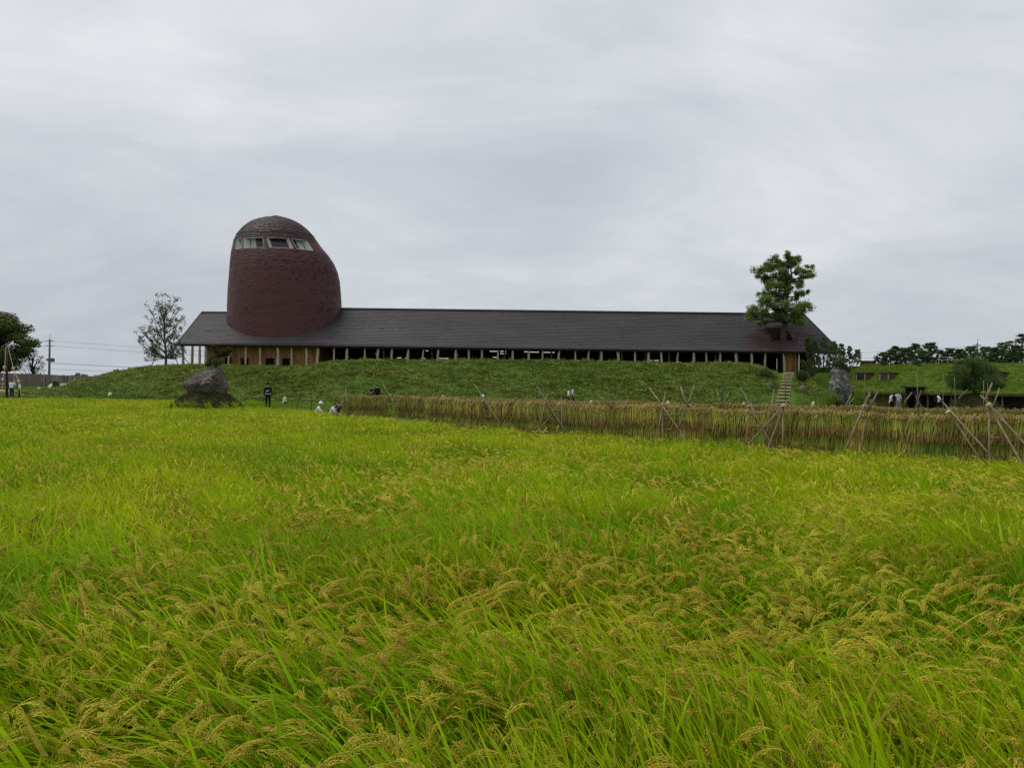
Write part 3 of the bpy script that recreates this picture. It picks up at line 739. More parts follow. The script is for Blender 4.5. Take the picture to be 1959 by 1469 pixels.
# ================================================================== trees
def leaf_quad(mb, c, s, r, up=0.3):
    a = r.random()*6.28; u = Vector((math.cos(a), math.sin(a), r.uniform(-.6, .6))).normalized()
    w = Vector((r.uniform(-1, 1), r.uniform(-1, 1), r.uniform(-.2, 1)+up)); v = u.cross(w)
    v = v.normalized() if v.length > 1e-4 else Vector((0, 0, 1))
    u = u*s; v = v*s*0.55; mb.quad(c-u, c-v*1.0, c+u, c+v*1.0)
def bez(a, b, c, n):
    a, b, c = Vector(a), Vector(b), Vector(c); return [a*(1-t)**2 + b*2*t*(1-t) + c*t*t for t in [i/n for i in range(n+1)]]

def pad_tree(name, label, cat, trunk, rads, clumps, leaf, nleaf, lm, bm, seed, squash=0.55, twig=0.05):
    """a tree whose foliage grows in separate pads: trunk polyline + list of (centre, rx, rz)"""
    r = random.Random(seed); root = empty(name, trunk[0], label, cat)
    tb = MB(); tb.tube(trunk, rads, 9); cr = MB()
    T = [Vector(p) for p in trunk]
    for (c, rx, rz_) in clumps:
        c = Vector(c)
        best = min(range(1, len(T)), key=lambda i: (T[i] - c).length + 1.6*max(0, T[i].z - c.z + .2))
        s0 = T[best]; midp = (s0 + c)/2 + Vector((r.uniform(-.3, .3), r.uniform(-.3, .3), r.uniform(-.35, .1)))
        br = bez(s0, midp, c - Vector((0, 0, rz_*.35)), 6); L_ = (c-s0).length
        tb.tube(br, [max(.025, twig*(1.4 + .28*L_)*(1-.75*i/6)) for i in range(7)], 6)
        for k in range(5):
            e = c + Vector((r.uniform(-.75, .75)*rx, r.uniform(-.75, .75)*rx, r.uniform(-.1, .5)*rz_))
            tb.tube(bez(br[4], (br[5]+e)/2 - Vector((0, 0, .1)), e, 3), [.035, .028, .02, .012], 4)
        # several small lumps make the pad uneven
        subs = [(c + Vector((r.uniform(-.65, .65)*rx, r.uniform(-.7, .7)*rx, r.uniform(-.45, .55)*rz_)), r.uniform(.34, .62)) for _ in range(7)]
        for k in range(int(nleaf * rx * max(rz_, .3))):
            sc_, f = r.choice(subs); d = Vector((r.gauss(0, 1), r.gauss(0, 1), r.gauss(0, 1))); d.normalize()
            rad = r.random() ** 0.6 * r.uniform(.7, 1.25)
            p = sc_ + Vector((d.x*rx*f, d.y*rx*f, d.z*rz_*f*1.1)) * rad
            leaf_quad(cr, p, leaf*r.uniform(.6, 1.3), r)
    tb.build('trunk', bm, root, True); cr.build('crown', lm, root)
    return root
def z6(u, v, D): return at(1360 + u/6.53, 470 + v/6.53, D)
cl = [(805,180,80,42),(965,120,50,40),(1060,170,80,40),(720,270,120,62),(600,350,85,58),(985,240,95,52),(1225,262,50,30),(1200,360,100,50),(720,440,90,62),
      (850,420,100,62),(1080,430,70,58),(1105,490,50,45),(800,500,110,56),(1120,590,62,45),(1215,580,25,28),(640,610,50,42),(690,690,110,80),(560,800,85,52),
      (540,890,92,62),(660,850,60,50),(880,690,80,60),(980,770,125,68),(860,830,90,60),(1180,770,82,68),(1040,660,50,40),(1100,940,90,66),(1050,890,60,55),(640,950,60,40),(900,320,60,40),(1110,320,60,40),(930,480,90,55),(890,600,90,50),(1010,560,70,45),(780,600,90,55),(760,780,90,55),(1060,840,80,45),(900,900,80,45),(950,360,75,50),(1000,180,80,45),(860,240,75,45)]
r = random.Random(5); rc = []
for (u, v, a, b_) in cl:
    D_ = 93.2 + r.uniform(-1.9, 1.9)*min(1, a/90); rc.append((z6(u, v, D_), a/6.53*D_/FPX*1.3, b_/6.53*D_/FPX*1.5))
tr = [Vector((z6(905, 1100, 93.2).x, 93.2, FLOOR)), z6(905, 1150, 93.2), z6(925, 950, 93.2), z6(935, 820, 93.2), z6(945, 650, 93.2), z6(970, 540, 93.2), z6(1005, 420, 93.2), z6(1010, 340, 93.2), z6(985, 250, 93.2)]
pad_tree('roof_tree', 'gnarled leafy tree growing out through a hole in the copper roof', 'tree', tr, [.42, .38, .33, .28, .25, .2, .15, .1, .05], rc, 0.10, 1600, M['leaf_tree'], M['bark'], 11)

# tall thin-leaved tree by the left end of the hall, with its stakes
def z1(u, v, D): return at(u/4.9, 540 + v/4.9, D)
def upright_tree():
    r = random.Random(21); D0 = 88.0; base = z1(1555, 790, D0); base.z = gz(base.x, D0) - .1
    root = empty('slender_tree', base, 'tall thin-leaved tree propped by stakes at the left end of the hall', 'tree')
    tb = MB(); cr = MB(); top = z1(1545, 160, D0)
    trunk = [base, z1(1555, 650, D0), z1(1540, 520, D0), z1(1540, 380, D0), z1(1550, 260, D0), top]
    tb.tube(trunk, [.15, .13, .1, .075, .05, .02], 8)
    ends = []
    for (u, v) in ((1400,240),(1440,330),(1480,150),(1520,140),(1600,150),(1650,160),(1690,230),(1700,330),(1720,300),(1740,390),(1390,350),(1310,420),(1290,500),(1330,590),(1380,420),
                   (1300,560),(1365,660),(1370,740),(1420,690),(1720,480),(1690,560),(1740,640),(1700,700),(1650,720),(1640,500),(1470,230),(1570,220),(1630,260),(1420,560),(1660,400),(1350,480),(1500,380),(1600,420),
                   (1440,480),(1680,640),(1330,520),(1560,330),(1510,270),(1400,620),(1610,640)):
        ends.append(Vector(z1(u, v, D0 + r.uniform(-1.6, 1.6))))
    T = [Vector(p) for p in trunk]
    for e_ in ends:
        h = max(.12, min(.8, (e_.z - base.z)/(top.z - base.z) - r.uniform(.28, .42)))
        k = h*(len(T)-1); i = int(k); s0 = T[i].lerp(T[min(i+1, len(T)-1)], k-i)
        midp = s0.lerp(e_, .45) + Vector(((e_.x-s0.x)*.22, 0, -.1)); br = bez(s0, midp, e_, 7)
        tb.tube(br, [.05*(1-.85*i/7)+.01 for i in range(8)], 5)
        for q in range(7):
            s1 = br[r.randrange(2, 8)]; e2 = s1 + Vector((r.uniform(-.55, .55), r.uniform(-.5, .5), r.uniform(.0, .75)))
            tb.tube([s1, s1.lerp(e2, .5) + Vector((0, 0, -.05)), e2], [.02, .014, .009], 4, cap=False)
            for m_ in range(17):
                leaf_quad(cr, s1.lerp(e2, r.uniform(.3, 1.05)) + Vector((r.gauss(0, .11), r.gauss(0, .11), r.gauss(0, .1))), r.uniform(.07, .13), r)
    tb.build('trunk', M['bark_grey'], root, True); cr.build('crown', M['leaf_small'], root)
    for (u, v, u2, v2) in ((1405, 785, 1520, 540), (1680, 790, 1580, 540), (1800, 760, 1600, 560)):
        p0 = z1(u, v, D0+r.uniform(-1, 1)); p0.z = gz(p0.x, p0.y) - .1
        mb = MB(); mb.tube([p0, z1(u2, v2, D0)], .05, 6); mb.build('prop', M['bark_grey'], root)
upright_tree()

# big leafy trees behind the fence on the left
def broad_tree(name, label, base, h, rad, seed, lm, nsub=46, leaf=.17, dens=190, bm='bark', group=None, flat=.85, low=.25):
    r = random.Random(seed); root = empty(name, base, label, 'tree', group); B = Vector(base)
    tb = MB(); cr = MB(); top = B + Vector((0, 0, h*.8)); tb.tube([B, B+Vector((.1, 0, h*.3)), B+Vector((-.1, .1, h*.55)), top], [rad*.09, rad*.075, rad*.05, rad*.015], 8)
    for k in range(nsub):
        a = r.random()*6.28; zz_ = r.uniform(low, .97); w = math.sin(min(1, (1.04-zz_)/(1.04-low)*1.0)*math.pi*.62)**.7 if zz_ > low+.1 else .75
        rr_ = rad*w*r.uniform(.35, 1.0); c = B + Vector((math.cos(a)*rr_, math.sin(a)*rr_, h*zz_)); s0 = B + Vector((0, 0, h*max(.15, zz_-.32)))
        tb.tube(bez(s0, s0.lerp(c, .5)+Vector((0, 0, .1)), c, 4), [rad*.028, rad*.022, rad*.016, rad*.01, rad*.005], 5)
        cr_r = rad*r.uniform(.13, .27)
        for q in range(int(dens*cr_r)):
            d = Vector((r.gauss(0, 1), r.gauss(0, 1), r.gauss(0, 1))).normalized() * cr_r * r.random()**.4; d.z *= flat*.75
            leaf_quad(cr, c+d, leaf*r.uniform(.6, 1.3), r)
    tb.build('trunk', M[bm], root, True); cr.build('crown', lm, root); return root
p = at(-14, 712, 104); broad_tree('leafy_tree', 'big dense dark green tree behind the wooden fence', (p.x, 104, .8), 10.3, 5.6, 41, M['leaf_dark'], 120, .16, 330)
p = at(62, 712, 108); broad_tree('leafy_tree', 'small twiggy tree with sparse leaves beside the big dark tree', (p.x, 108, .8), 5.5, 2.3, 42, M['leaf_small'], 46, .10, 60, low=.15)
p = at(152, 722, 125); broad_tree('shrub', 'rounded dark shrub growing along the far fence', (p.x, 125, .3), 2.8, 2.0, 43, M['leaf_dark'], 36, .12, 130, low=.1)
p = at(128, 722, 128); broad_tree('shrub', 'low dark shrub next to the rounded one by the far fence', (p.x, 128, .3), 2.2, 1.6, 44, M['leaf_dark'], 30, .12, 130, low=.1)
p = at(188, 724, 128); broad_tree('shrub', 'thin small shrub where the fence meets the bank', (p.x, 128, .3), 1.9, 1.2, 45, M['leaf_small'], 26, .1, 90, low=.1)
p = at(241, 712, 96); broad_tree('shrub', 'sparse sapling at the edge of the bank near the slender tree', (p.x, 94, gz(p.x, 94)), 2.0, .95, 46, M['leaf_small'], 26, .09, 130, low=.1, bm='bark_grey')
p = at(385, 695, 100); broad_tree('shrub', 'low bush seen through the posts of the left porch', (p.x, 107, 3.2), 1.6, 1.2, 47, M['leaf_dark'], 22, .1, 150, low=.1)

# ------------------------------------------------------------------ pines
def pine_meshes(h, spread, seed, dens=1.25, w=.032, nl=.23, low=.2):
    r = random.Random(seed); tb = MB(); cr = MB(); lean = r.uniform(-.06, .06)
    def tuft(c, d, s, n):
        for k in range(n):
            v = (d*1.1 + Vector((r.gauss(0, .75), r.gauss(0, .75), r.gauss(.35, .55)))).normalized() * s * r.uniform(.7, 1.15)
            sd_ = v.cross(Vector((r.gauss(0, 1), r.gauss(0, 1), r.gauss(0, 1)))).normalized() * w
            b0 = c + Vector((r.gauss(0, .03), r.gauss(0, .03), r.gauss(0, .03)))
            cr.quad(b0 - sd_*.5, b0 + v*.6 - sd_*.6, b0 + v, b0 + v*.6 + sd_*.6)
    n = 8; tr_ = [Vector((lean*h*(i/n)**2 + r.gauss(0, .012*h)*(i > 0), r.gauss(0, .012*h)*(i > 0), h*i/n)) for i in range(n+1)]
    tb.tube(tr_, [.035*h*(1-.85*i/n)*.8 + .012 for i in range(n+1)], 7)
    lev = int(5 + h*1.1)
    for li in range(lev):
        t = low + (.96-low)*li/(lev-1); z = t*n; i = min(n-1, int(z)); s0 = tr_[i].lerp(tr_[i+1], z-i)
        for b_ in range(r.randint(4, 6)):
            a = r.random()*6.28; L_ = spread*(1.08-t)**.75*r.uniform(.55, 1.1); e_ = s0 + Vector((math.cos(a)*L_, math.sin(a)*L_, L_*r.uniform(.1, .55)))
            br = bez(s0, s0.lerp(e_, .6) - Vector((0, 0, L_*.12)), e_, 4); tb.tube(br, [.02*h*.4, .018, .014, .011, .008], 4, cap=False)
            for k in range(2, 5):
                d = (br[k]-br[k-1]).normalized()
                for q in range(2): tuft(br[k] + Vector((r.gauss(0, .06), r.gauss(0, .06), r.gauss(0, .05)))*spread, (d + Vector((0, 0, .5))).normalized(), nl*r.uniform(.8, 1.3), int(16*dens))
    for k in range(3):   # leader candles
        tuft(tr_[-1] - Vector((0, 0, .12*k)), Vector((0, 0, 1)), nl*1.1, int(14*dens))
    return tb.mesh('trunk', M['bark'], True), cr.mesh('crown', M['needle'])
PM = [pine_meshes(3.6, 1.15, 60), pine_meshes(3.2, 1.2, 61), pine_meshes(2.7, 1.5, 62, 1.7, .036, low=.06), pine_meshes(2.2, 1.5, 63, 1.7, .036, low=.05), pine_meshes(4.2, 1.5, 64, low=.08)]
def pine(px, py_top, D, v, label, group, rz=0.0, base=None, fat=1.0):
    p = at(px, py_top, D); zb = gz(p.x, D) if base is None else base
    hm = [3.6, 3.2, 2.7, 2.2, 4.2][v]; s = (p.z - zb) / hm
    o = empty('pine_tree', (p.x, D, zb), label, 'pine', group, rz); o.scale = (fat*max(.75, min(1.35, s)),)*2 + (s,)
    link('trunk', PM[v][0], o, True); link('crown', PM[v][1], o, True); return o
G1 = 'young pines by the right gable'; G2 = 'pines along the top of the grass roof'
pine(1547, 650, 85.0, 0, 'young pine close against the right gable of the hall', G1, .3, fat=.72)
pine(1559, 655, 86.5, 1, 'young pine beside the right gable, second from the hall wall', G1, 1.3, fat=.72)
pine(1577, 647, 88, 4, 'tallest young pine in the row by the right gable', G1, 2.3, fat=.72)
pine(1594, 656, 86, 1, 'bushy young pine between the tallest one and the standing rock', G1, 4.1, fat=.72)
pine(1610, 660, 89, 0, 'young pine rising behind the tall standing rock', G1, 5.0, fat=.72)
pine(1626, 664, 90, 1, 'young pine just beyond the tall standing rock', G1, 2.9, fat=.72)
pine(1640, 671, 91, 2, 'last small pine of the row beyond the standing rock', G1, .9, fat=.72)
PL = ['low bushy pine beside the small brown shed', 'short pine next to the low one by the shed', 'spiky pine between the shed and the rails, third from the shed', 'spreading pine above the second dormer from the standing rock',
      'tall-topped pine uphill of the second dormer', 'pine with a pointed leader just before the pale rails', 'squat pine crouching under the pointed one before the pale rails', 'small pine right behind the start of the pale rails',
      'pine rising above the middle of the pale rails', 'small pine at the far end of the pale rails', 'pine standing beside the utility pole above the pine bush', 'small pine between the utility pole and the orange shrub',
      'small pine close behind the orange shrub', 'dense tall pine just past the orange shrub', 'thick pine beside the dense tall one past the orange shrub', 'lower pine between two tall ones past the orange shrub',
      'tallest pine of the row on the grass roof hill', 'last big pine at the end of the row on the grass roof hill']
for i, (px, py, D_, v) in enumerate(((1688, 676, 89, 2), (1704, 672, 88, 3), (1715, 665, 88.5, 1), (1735, 668, 87, 2), (1750, 661, 88, 1), (1777, 659, 86, 1), (1764, 674, 85, 3), (1800, 673, 86, 3),
                                     (1819, 669, 85.5, 2), (1838, 671, 84.5, 3), (1856, 665, 84, 2), (1883, 667, 83, 3), (1905, 668, 82, 3), (1917, 658, 82.5, 4), (1931, 655, 81, 4), (1944, 664, 80.5, 2), (1956, 642, 80, 4), (1975, 660, 79, 4))):
    pine(px, py, D_, v if v in (2, 3) or i > 12 else 2, PL[i], G2, i*1.3, fat=1.15)

# dense pine bush on a mossy mound in front of the grass roof
def needle_pad_tree(name, label, base, clumps, trunk, seed, mats, nper=1500, nl=.16, w=.016, cat='pine'):
    r = random.Random(seed); root = empty(name, base, label, cat); tb = MB(); T = [Vector(p) for p in trunk]
    tb.tube(T, [.1*(1-.7*i/(len(T)-1)) for i in range(len(T))], 7); bym = {}
    for (c, rx, rz_, mi) in clumps:
        c = Vector(c); s0 = min(T[1:], key=lambda q: (q-c).length); tb.tube(bez(s0, s0.lerp(c, .5)-Vector((0, 0, .08)), c, 4), [.045, .04, .03, .022, .014], 5)
        cr = bym.setdefault(mi, MB())
        for k in range(int(nper*rx*max(rz_, .2))):
            d = Vector((r.gauss(0, 1), r.gauss(0, 1), r.gauss(0, 1))).normalized()*r.random()**.45
            p = c + Vector((d.x*rx, d.y*rx, d.z*rz_)); d.z += .5
            for q in range(5):
                v = (d*.6 + Vector((r.gauss(0, .7), r.gauss(0, .7), r.gauss(.4, .5)))).normalized()*nl*r.uniform(.6, 1.2)
                s_ = v.cross(Vector((r.gauss(0, 1), r.gauss(0, 1), r.gauss(0, 1)))).normalized()*w
                cr.quad(p-s_*.4, p+v*.6-s_*.5, p+v, p+v*.6+s_*.5)
    tb.build('trunk', M['bark'], root, True)
    for mi, cr in bym.items(): cr.build('crown', mats[mi], root)
    return root
def z9(u, v, D): return at(1760 + u/9.79, 640 + v/9.79, D)
D0 = 52.0; r = random.Random(9)
cl = [(z9(u, v, D0 + r.uniform(-.9, .9)), a/9.79*D0/FPX, b_/9.79*D0/FPX, mi) for (u, v, a, b_, mi) in
      ((720,560,90,70,1),(900,560,150,110,0),(1080,520,150,100,0),(1250,640,170,110,0),(760,700,150,110,0),(980,700,200,120,0),(1180,720,200,120,0),(620,850,150,100,0),(820,860,220,130,0),(1050,880,230,130,0),
       (1280,870,220,120,0),(1450,880,150,90,1),(1130,850,140,50,1),(640,960,130,80,0),(850,990,180,90,0),(1100,990,200,80,0),(1350,980,170,80,0),(1500,960,90,60,0),(1380,720,110,90,1))]
b0 = z9(1020, 1330, D0); b0.z = gz(b0.x, D0)
needle_pad_tree('pine_bush', 'large round pine bush on a mossy mound before the grass roof', b0, cl, [b0 + Vector((0, 0, .4)), z9(1010, 1080, D0), z9(990, 900, D0), z9(1000, 700, D0), z9(1020, 560, D0)], 91, [M['needle_light'], M['needle_light']], 2200, .17, .022)
cl = [(z9(1230, 520, 84), .75, .55, 0), (z9(1330, 500, 84), .85, .6, 0), (z9(1370, 545, 84.3), .5, .4, 0)]
b1 = z9(1290, 570, 84); b1.z = gz(b1.x, 84)
needle_pad_tree('orange_shrub', 'withered orange shrub above the pine bush on the grass roof hill', b1, cl, [b1, b1 + Vector((0, 0, .5)), z9(1290, 530, 84)], 92, [M['needle_orange']], 900, .16, .024, 'shrub')
# shrubs beside the log steps
for (px, py, D_, w_, h_, lab, sd_) in ((1467, 728, 80, .95, .8, 'dark shrub on the left of the log steps', 71), (1534, 727, 80.5, .75, 1.0, 'dark upright shrub on the right of the log steps', 72), (1446, 760, 68.4, .9, .3, 'bright tuft of tall grass at the foot of the log steps', 73)):
    p = at(px, py, D_); b_ = Vector((p.x, D_, gz(p.x, D_)))
    needle_pad_tree('shrub', lab, b_, [(b_ + Vector((rnd.uniform(-.4, .4)*w_, rnd.uniform(-.3, .3), h_*rnd.uniform(.35, .8))), w_*.55, h_*.5, 0) for _ in range(6)],
                    [b_, b_ + Vector((0, 0, h_*.4)), b_ + Vector((0, 0, h_*.7))], sd_, [M['lawn_leaf'] if sd_ == 73 else M['needle']], 900, .18, .03, 'shrub')
# ================================================================== rocks
def hull_rock(name, pts, m, sub, amp, freq, seed, label, cat='rock', base=None, parent=None):
    bm = bmesh.new()
    for p in pts: bm.verts.new(p)
    bmesh.ops.convex_hull(bm, input=bm.verts[:]); bmesh.ops.delete(bm, geom=[v for v in bm.verts if not v.link_faces], context='VERTS')
    bmesh.ops.triangulate(bm, faces=bm.faces[:])
    for _ in range(sub): bmesh.ops.subdivide_edges(bm, edges=bm.edges[:], cuts=1, use_grid_fill=True)
    bmesh.ops.smooth_vert(bm, verts=bm.verts[:], factor=.5, use_axis_x=True, use_axis_y=True, use_axis_z=True)
    bm.normal_update()
    for v in bm.verts:
        p = v.co*freq + Vector((seed, seed*.7, 0)); d = noise.fractal(p, .9, 2.1, 5) * amp + abs(noise.noise(p*.6))*amp*.9 - (abs(noise.noise(p*2.2+Vector((5, 1, 2)))) < .06)*amp*.5
        d += (math.floor(noise.noise(p*.9+Vector((9, 3, 1)))*5)/5) * amp*1.1
        v.co += v.normal * d
    me = bpy.data.meshes.new(name); bm.to_mesh(me); bm.free(); me.materials.append(m)
    o = link(name, me, parent)
    if label: tag(o, label, cat)
    return o
D0 = 48.6
def zb(u, v, dy=0.0): return at(330 + u/10.49, 650 + v/10.49, D0 + dy)
pts = []
for (u, v, dy) in ((230,900,0),(300,1080,-.3),(260,850,.4),(300,800,-.4),(430,720,-.5),(520,690,.3),(640,590,-.2),(760,560,.2),(880,555,-.25),(960,590,.3),(1000,600,.0),(1060,720,.1),(1120,900,.2),(1135,980,0),(1090,1110,.1),
                   (330,900,-1.15),(480,850,-1.3),(640,880,-1.45),(850,690,-.95),(740,850,-1.35),(600,900,-1.5),(560,1060,-1.25),(700,1150,-.9),(950,1130,-.7),(950,900,-.7),(1020,1000,-.5),(400,1110,-1.0),
                   (400,800,1.2),(700,620,1.1),(950,700,1.2),(1050,1000,1.0),(500,1100,1.3),(800,1130,1.3)):
    pts.append(zb(u, v, dy))
for p in pts[:]:
    if p.z < .75: pts.append(Vector((p.x*.97 + -19.5*.03, p.y, .05)))
hull_rock('boulder', pts, M['rock'], 4, .085, 1.7, 3.0, 'large tilted grey boulder with a dark undercut side standing in the rice')
def moss_mound(name, cx, cy, rx, ry, h, seed, label, z0=0.0, n=900):
    """a mound covered in dry moss and short plants"""
    r = random.Random(seed); mb = MB(); N_ = 40; K_ = 10
    def hz(a, t): return z0 + h*(1-t*t)*(1 + .18*noise.noise((math.cos(a)*1.5+seed, math.sin(a)*1.5, t*2)))
    def P_(a, t): q = 1 + .12*noise.noise((math.cos(a)*1.2, math.sin(a)*1.2+seed, 0)); return Vector((cx + rx*q*t*math.cos(a), cy + ry*q*t*math.sin(a), hz(a, t)))
    for k in range(K_):
        for j in range(N_):
            a0, a1 = 6.2832*j/N_, 6.2832*(j+1)/N_; t0, t1 = k/K_, (k+1)/K_; mb.quad(P_(a0, t0), P_(a0, t1), P_(a1, t1), P_(a1, t0))
    root = empty(name, (cx, cy, z0), label, 'mound')
    mb.build('earth', M['moss'], root, True); lf = MB()
    for i in range(n):
        a = r.random()*6.28; t = math.sqrt(r.random())*1.02; p = P_(a, min(t, 1)); 
        for q in range(6):
            d = Vector((r.gauss(0, .6), r.gauss(-.25, .6), r.uniform(.3, 1))).normalized()*r.uniform(.1, .26); s_ = d.cross(Vector((r.gauss(0, 1), r.gauss(0, 1), .3))).normalized()*.018
            b0 = p + Vector((r.gauss(0, .06), r.gauss(0, .06), -.02)); lf.quad(b0-s_, b0+s_, b0+d+s_*.3, b0+d-s_*.3)
    o = lf.build('moss_growth', M['moss'], root); o['kind'] = 'stuff'
    return root
moss_mound('moss_mound', -19.45, 48.3, 2.25, 2.0, 1.25, 3, 'dry mossy mound under the tilted boulder in the rice', .0, 1500)
moss_mound('moss_mound', z9(1020, 1330, 52).x, 52.0, 2.0, 1.6, 1.55, 5, 'mossy mound under the round pine bush', .0, 1200)
# little pine on top of the boulder
r = random.Random(15); tb0 = zb(880, 560, .2)
cl = [(zb(u, v, .2 + r.uniform(-.25, .25)), a/10.49*D0/FPX, b_/10.49*D0/FPX, mi) for (u, v, a, b_, mi) in ((830,380,110,75,0),(900,450,110,70,0),(760,470,70,60,0),(830,150,50,30,1),(880,230,60,40,1),(1000,230,70,40,1),(1090,240,70,45,1),(1150,210,70,35,1),(1060,310,70,30,1),(950,330,60,40,0),(700,510,40,30,0))]
needle_pad_tree('small_pine', 'small crooked pine growing on top of the tilted boulder', tb0, cl, [tb0, zb(860, 450, .2), zb(850, 330, .2), zb(930, 260, .2), zb(1050, 250, .2)], 95, [M['needle_light'], M['moss']], 7000, .11, .016)
# standing rock on the right
D1 = 58.0
def zr(u, v, dy=0.0): return at(1560 + u/13.35, 680 + v/13.35, D1 + dy)
pts = [zr(u, v, dy) for (u, v, dy) in ((440,330,0),(390,420,0),(345,620,.1),(370,760,0),(330,900,0),(370,1050,.1),(400,1260,.2),(450,1400,0),(620,300,-.2),(780,320,0),(850,420,.1),(880,640,.2),(930,850,.1),(910,1000,0),(860,1250,.1),(800,1400,0),
       (520,420,-.75),(700,480,-.8),(560,700,-.95),(760,760,-.9),(560,860,-1.1),(720,900,-.9),(600,1250,-.9),(760,1200,-.8),(500,500,.9),(800,500,.9),(450,1200,.9),(880,1000,.9),(640,1400,-.8))]
hull_rock('standing_rock', pts, M['rock_grey'], 4, .15, 1.5, 9.0, 'tall grey lichen-spotted standing rock beside the grass roof')
r = random.Random(16); t1_ = zr(640, 330, 0)
cl = [(zr(u, v, r.uniform(-.5, .3)), a/13.35*D1/FPX, b_/13.35*D1/FPX, mi) for (u, v, a, b_, mi) in ((520,240,100,60,1),(640,180,130,90,0),(680,290,120,70,0),(760,330,90,50,1),(560,370,90,50,1),(740,400,110,60,1),(840,400,60,50,1),(690,110,80,60,0))]
needle_pad_tree('small_pine', 'small pine and plants sprouting from the top of the standing rock', t1_, cl, [t1_ - Vector((0, 0, .3)), t1_, zr(650, 250, 0), zr(660, 150, 0)], 96, [M['needle_light'], M['moss']], 3500, .13, .02)
needle_pad_tree('shrub', 'leafy plants round the foot of the standing rock', at(1600, 775, 57), [(at(px, py, 57.0), w_, h_, 0) for px, py, w_, h_ in ((1580, 768, .7, .35), (1592, 762, .6, .5), (1640, 768, .8, .45), (1655, 772, .7, .3), (1645, 760, .5, .4))],
                [at(1600, 778, 57), at(1605, 772, 57), at(1640, 770, 57)], 97, [M['bank_leaf']], 900, .2, .03, 'shrub')

def dome_stone(px, py, D, w, h, label, seed, group=None, mouth=False, m='pale_stone'):
    p = at(px, py, D); zb_ = max(gz(p.x, D), p.z - h) if not mouth else p.z - h; r = random.Random(seed)
    V = []; me = MB(); n, k_ = 14, 6
    for i in range(k_+1):
        t = i/k_
        for j in range(n):
            a = 6.2832*j/n; q = math.cos(t*1.5)**.8*(1+.1*noise.noise((math.cos(a)+seed, math.sin(a), t)))
            me.v.append((p.x + w/2*q*math.cos(a), D + w/2*q*math.sin(a), zb_ - .08 + (h+.08)*math.sin(t*1.571)*(1+.05*noise.noise((a, seed, t)))))
    for i in range(k_):
        for j in range(n): me.f.append((i*n+j, i*n+(j+1)%n, (i+1)*n+(j+1)%n, (i+1)*n+j)); me.m.append(0)
    me.f.append(tuple(k_*n+j for j in range(n))); me.m.append(0)
    o = me.build('pale_stone', M[m], smooth=True); tag(o, label, 'stone', group)
    if mouth:
        mb = MB(); mb.tube([(p.x+.12, D-w*.5-.03, zb_+.28), (p.x+.12, D-.1, zb_+.28)], [.17, .17], 10); mb.build('opening', M['black_metal'], o)
    return o
GS = 'pale domed stones scattered round the paddy'
for i, (px, py, D_, w_, h_, lab) in enumerate(((102, 743.5, 78, 1.0, .5, 'pale round stone behind the black metal stand'), (122, 746, 77, .85, .42, 'pale round stone to the right of the black metal stand'),
      (75, 746, 80, .5, .4, 'pale stone by the path left of the black metal stand'), (143, 738.5, 82, .38, .42, 'pale pointed stone highest on the left slope'), (211, 757, 71, .5, .4, 'pale stone alone at the paddy edge below the left slope'),
      (47, 749.5, 79, .45, .3, 'pale stone beside the path near the two people'), (238, 760, 70, .22, .14, 'tiny pale stone on the paddy edge below the left slope'),
      (1131, 766, 66, .42, .6, 'pale domed stone behind the racks near the couple'), (1278, 767, 64, .4, .62, 'pale egg-shaped stone behind a crossed trestle'), (1556, 768, 62, .3, .34, 'small pale egg-shaped stone left of the standing rock'),
      (1423, 769, 64, .3, .32, 'small pale stone behind the rack near the log steps'), (193, 722, 88, .3, .2, 'tiny pale stone on the crest of the left slope'))):
    dome_stone(px, py, D_, w_, h_, lab, i+3, GS)
dome_stone(545, 758.5, 62, .42, .85, 'pale domed stone with a dark mouth near the guard', 40, GS, True)
dome_stone(1535, 738, 77, .95, .65, 'grey rounded stone below the right shrub by the log steps', 41, None, False, 'rock')
dome_stone(1472, 740, 77, .8, .5, 'grey rounded stone below the left shrub by the log steps', 42, None, False, 'rock')
dome_stone(56, 793, 36, .42, .28, 'brown earthy lump poking out of the rice', 43, None, False, 'rust')

# ================================================================== rice-drying racks
def xy(px, D): return ((px - 979.5) * D / FPX, D)
A_PX = [815, 900, 1000, 1100, 1200, 1300, 1400, 1500, 1600, 1700, 1800, 1900, 1959, 2060]
A_D  = [33.6, 30.8, 28.0, 26.1, 24.5, 23.0, 21.8, 20.8, 20.0, 19.3, 18.6, 17.9, 17.5, 16.8]
B_PX = [655, 760, 817, 1000, 1100, 1200, 1300, 1500, 1750, 1959, 2060]
B_D  = [42.0, 39.6, 38.0, 34.0, 31.8, 30.0, 28.6, 27.0, 25.8, 25.0, 24.6]
def rack_pt(px, which): D = float(np.interp(px, A_PX if which == 'A' else B_PX, A_D if which == 'A' else B_D)); return Vector((*xy(px, D), 0))
def rack_line(which, p0, p1, n=240): return [rack_pt(p0 + (p1-p0)*i/n, which) for i in range(n+1)]
def along(line, step):
    out = []; acc = 0.0; nxt = 0.0
    for a, b_ in zip(line[:-1], line[1:]):
        d = (b_-a).length
        while nxt <= acc + d: t = (nxt-acc)/d; out.append((a.lerp(b_, t), (b_-a).normalized())); nxt += step
        acc += d
    return out
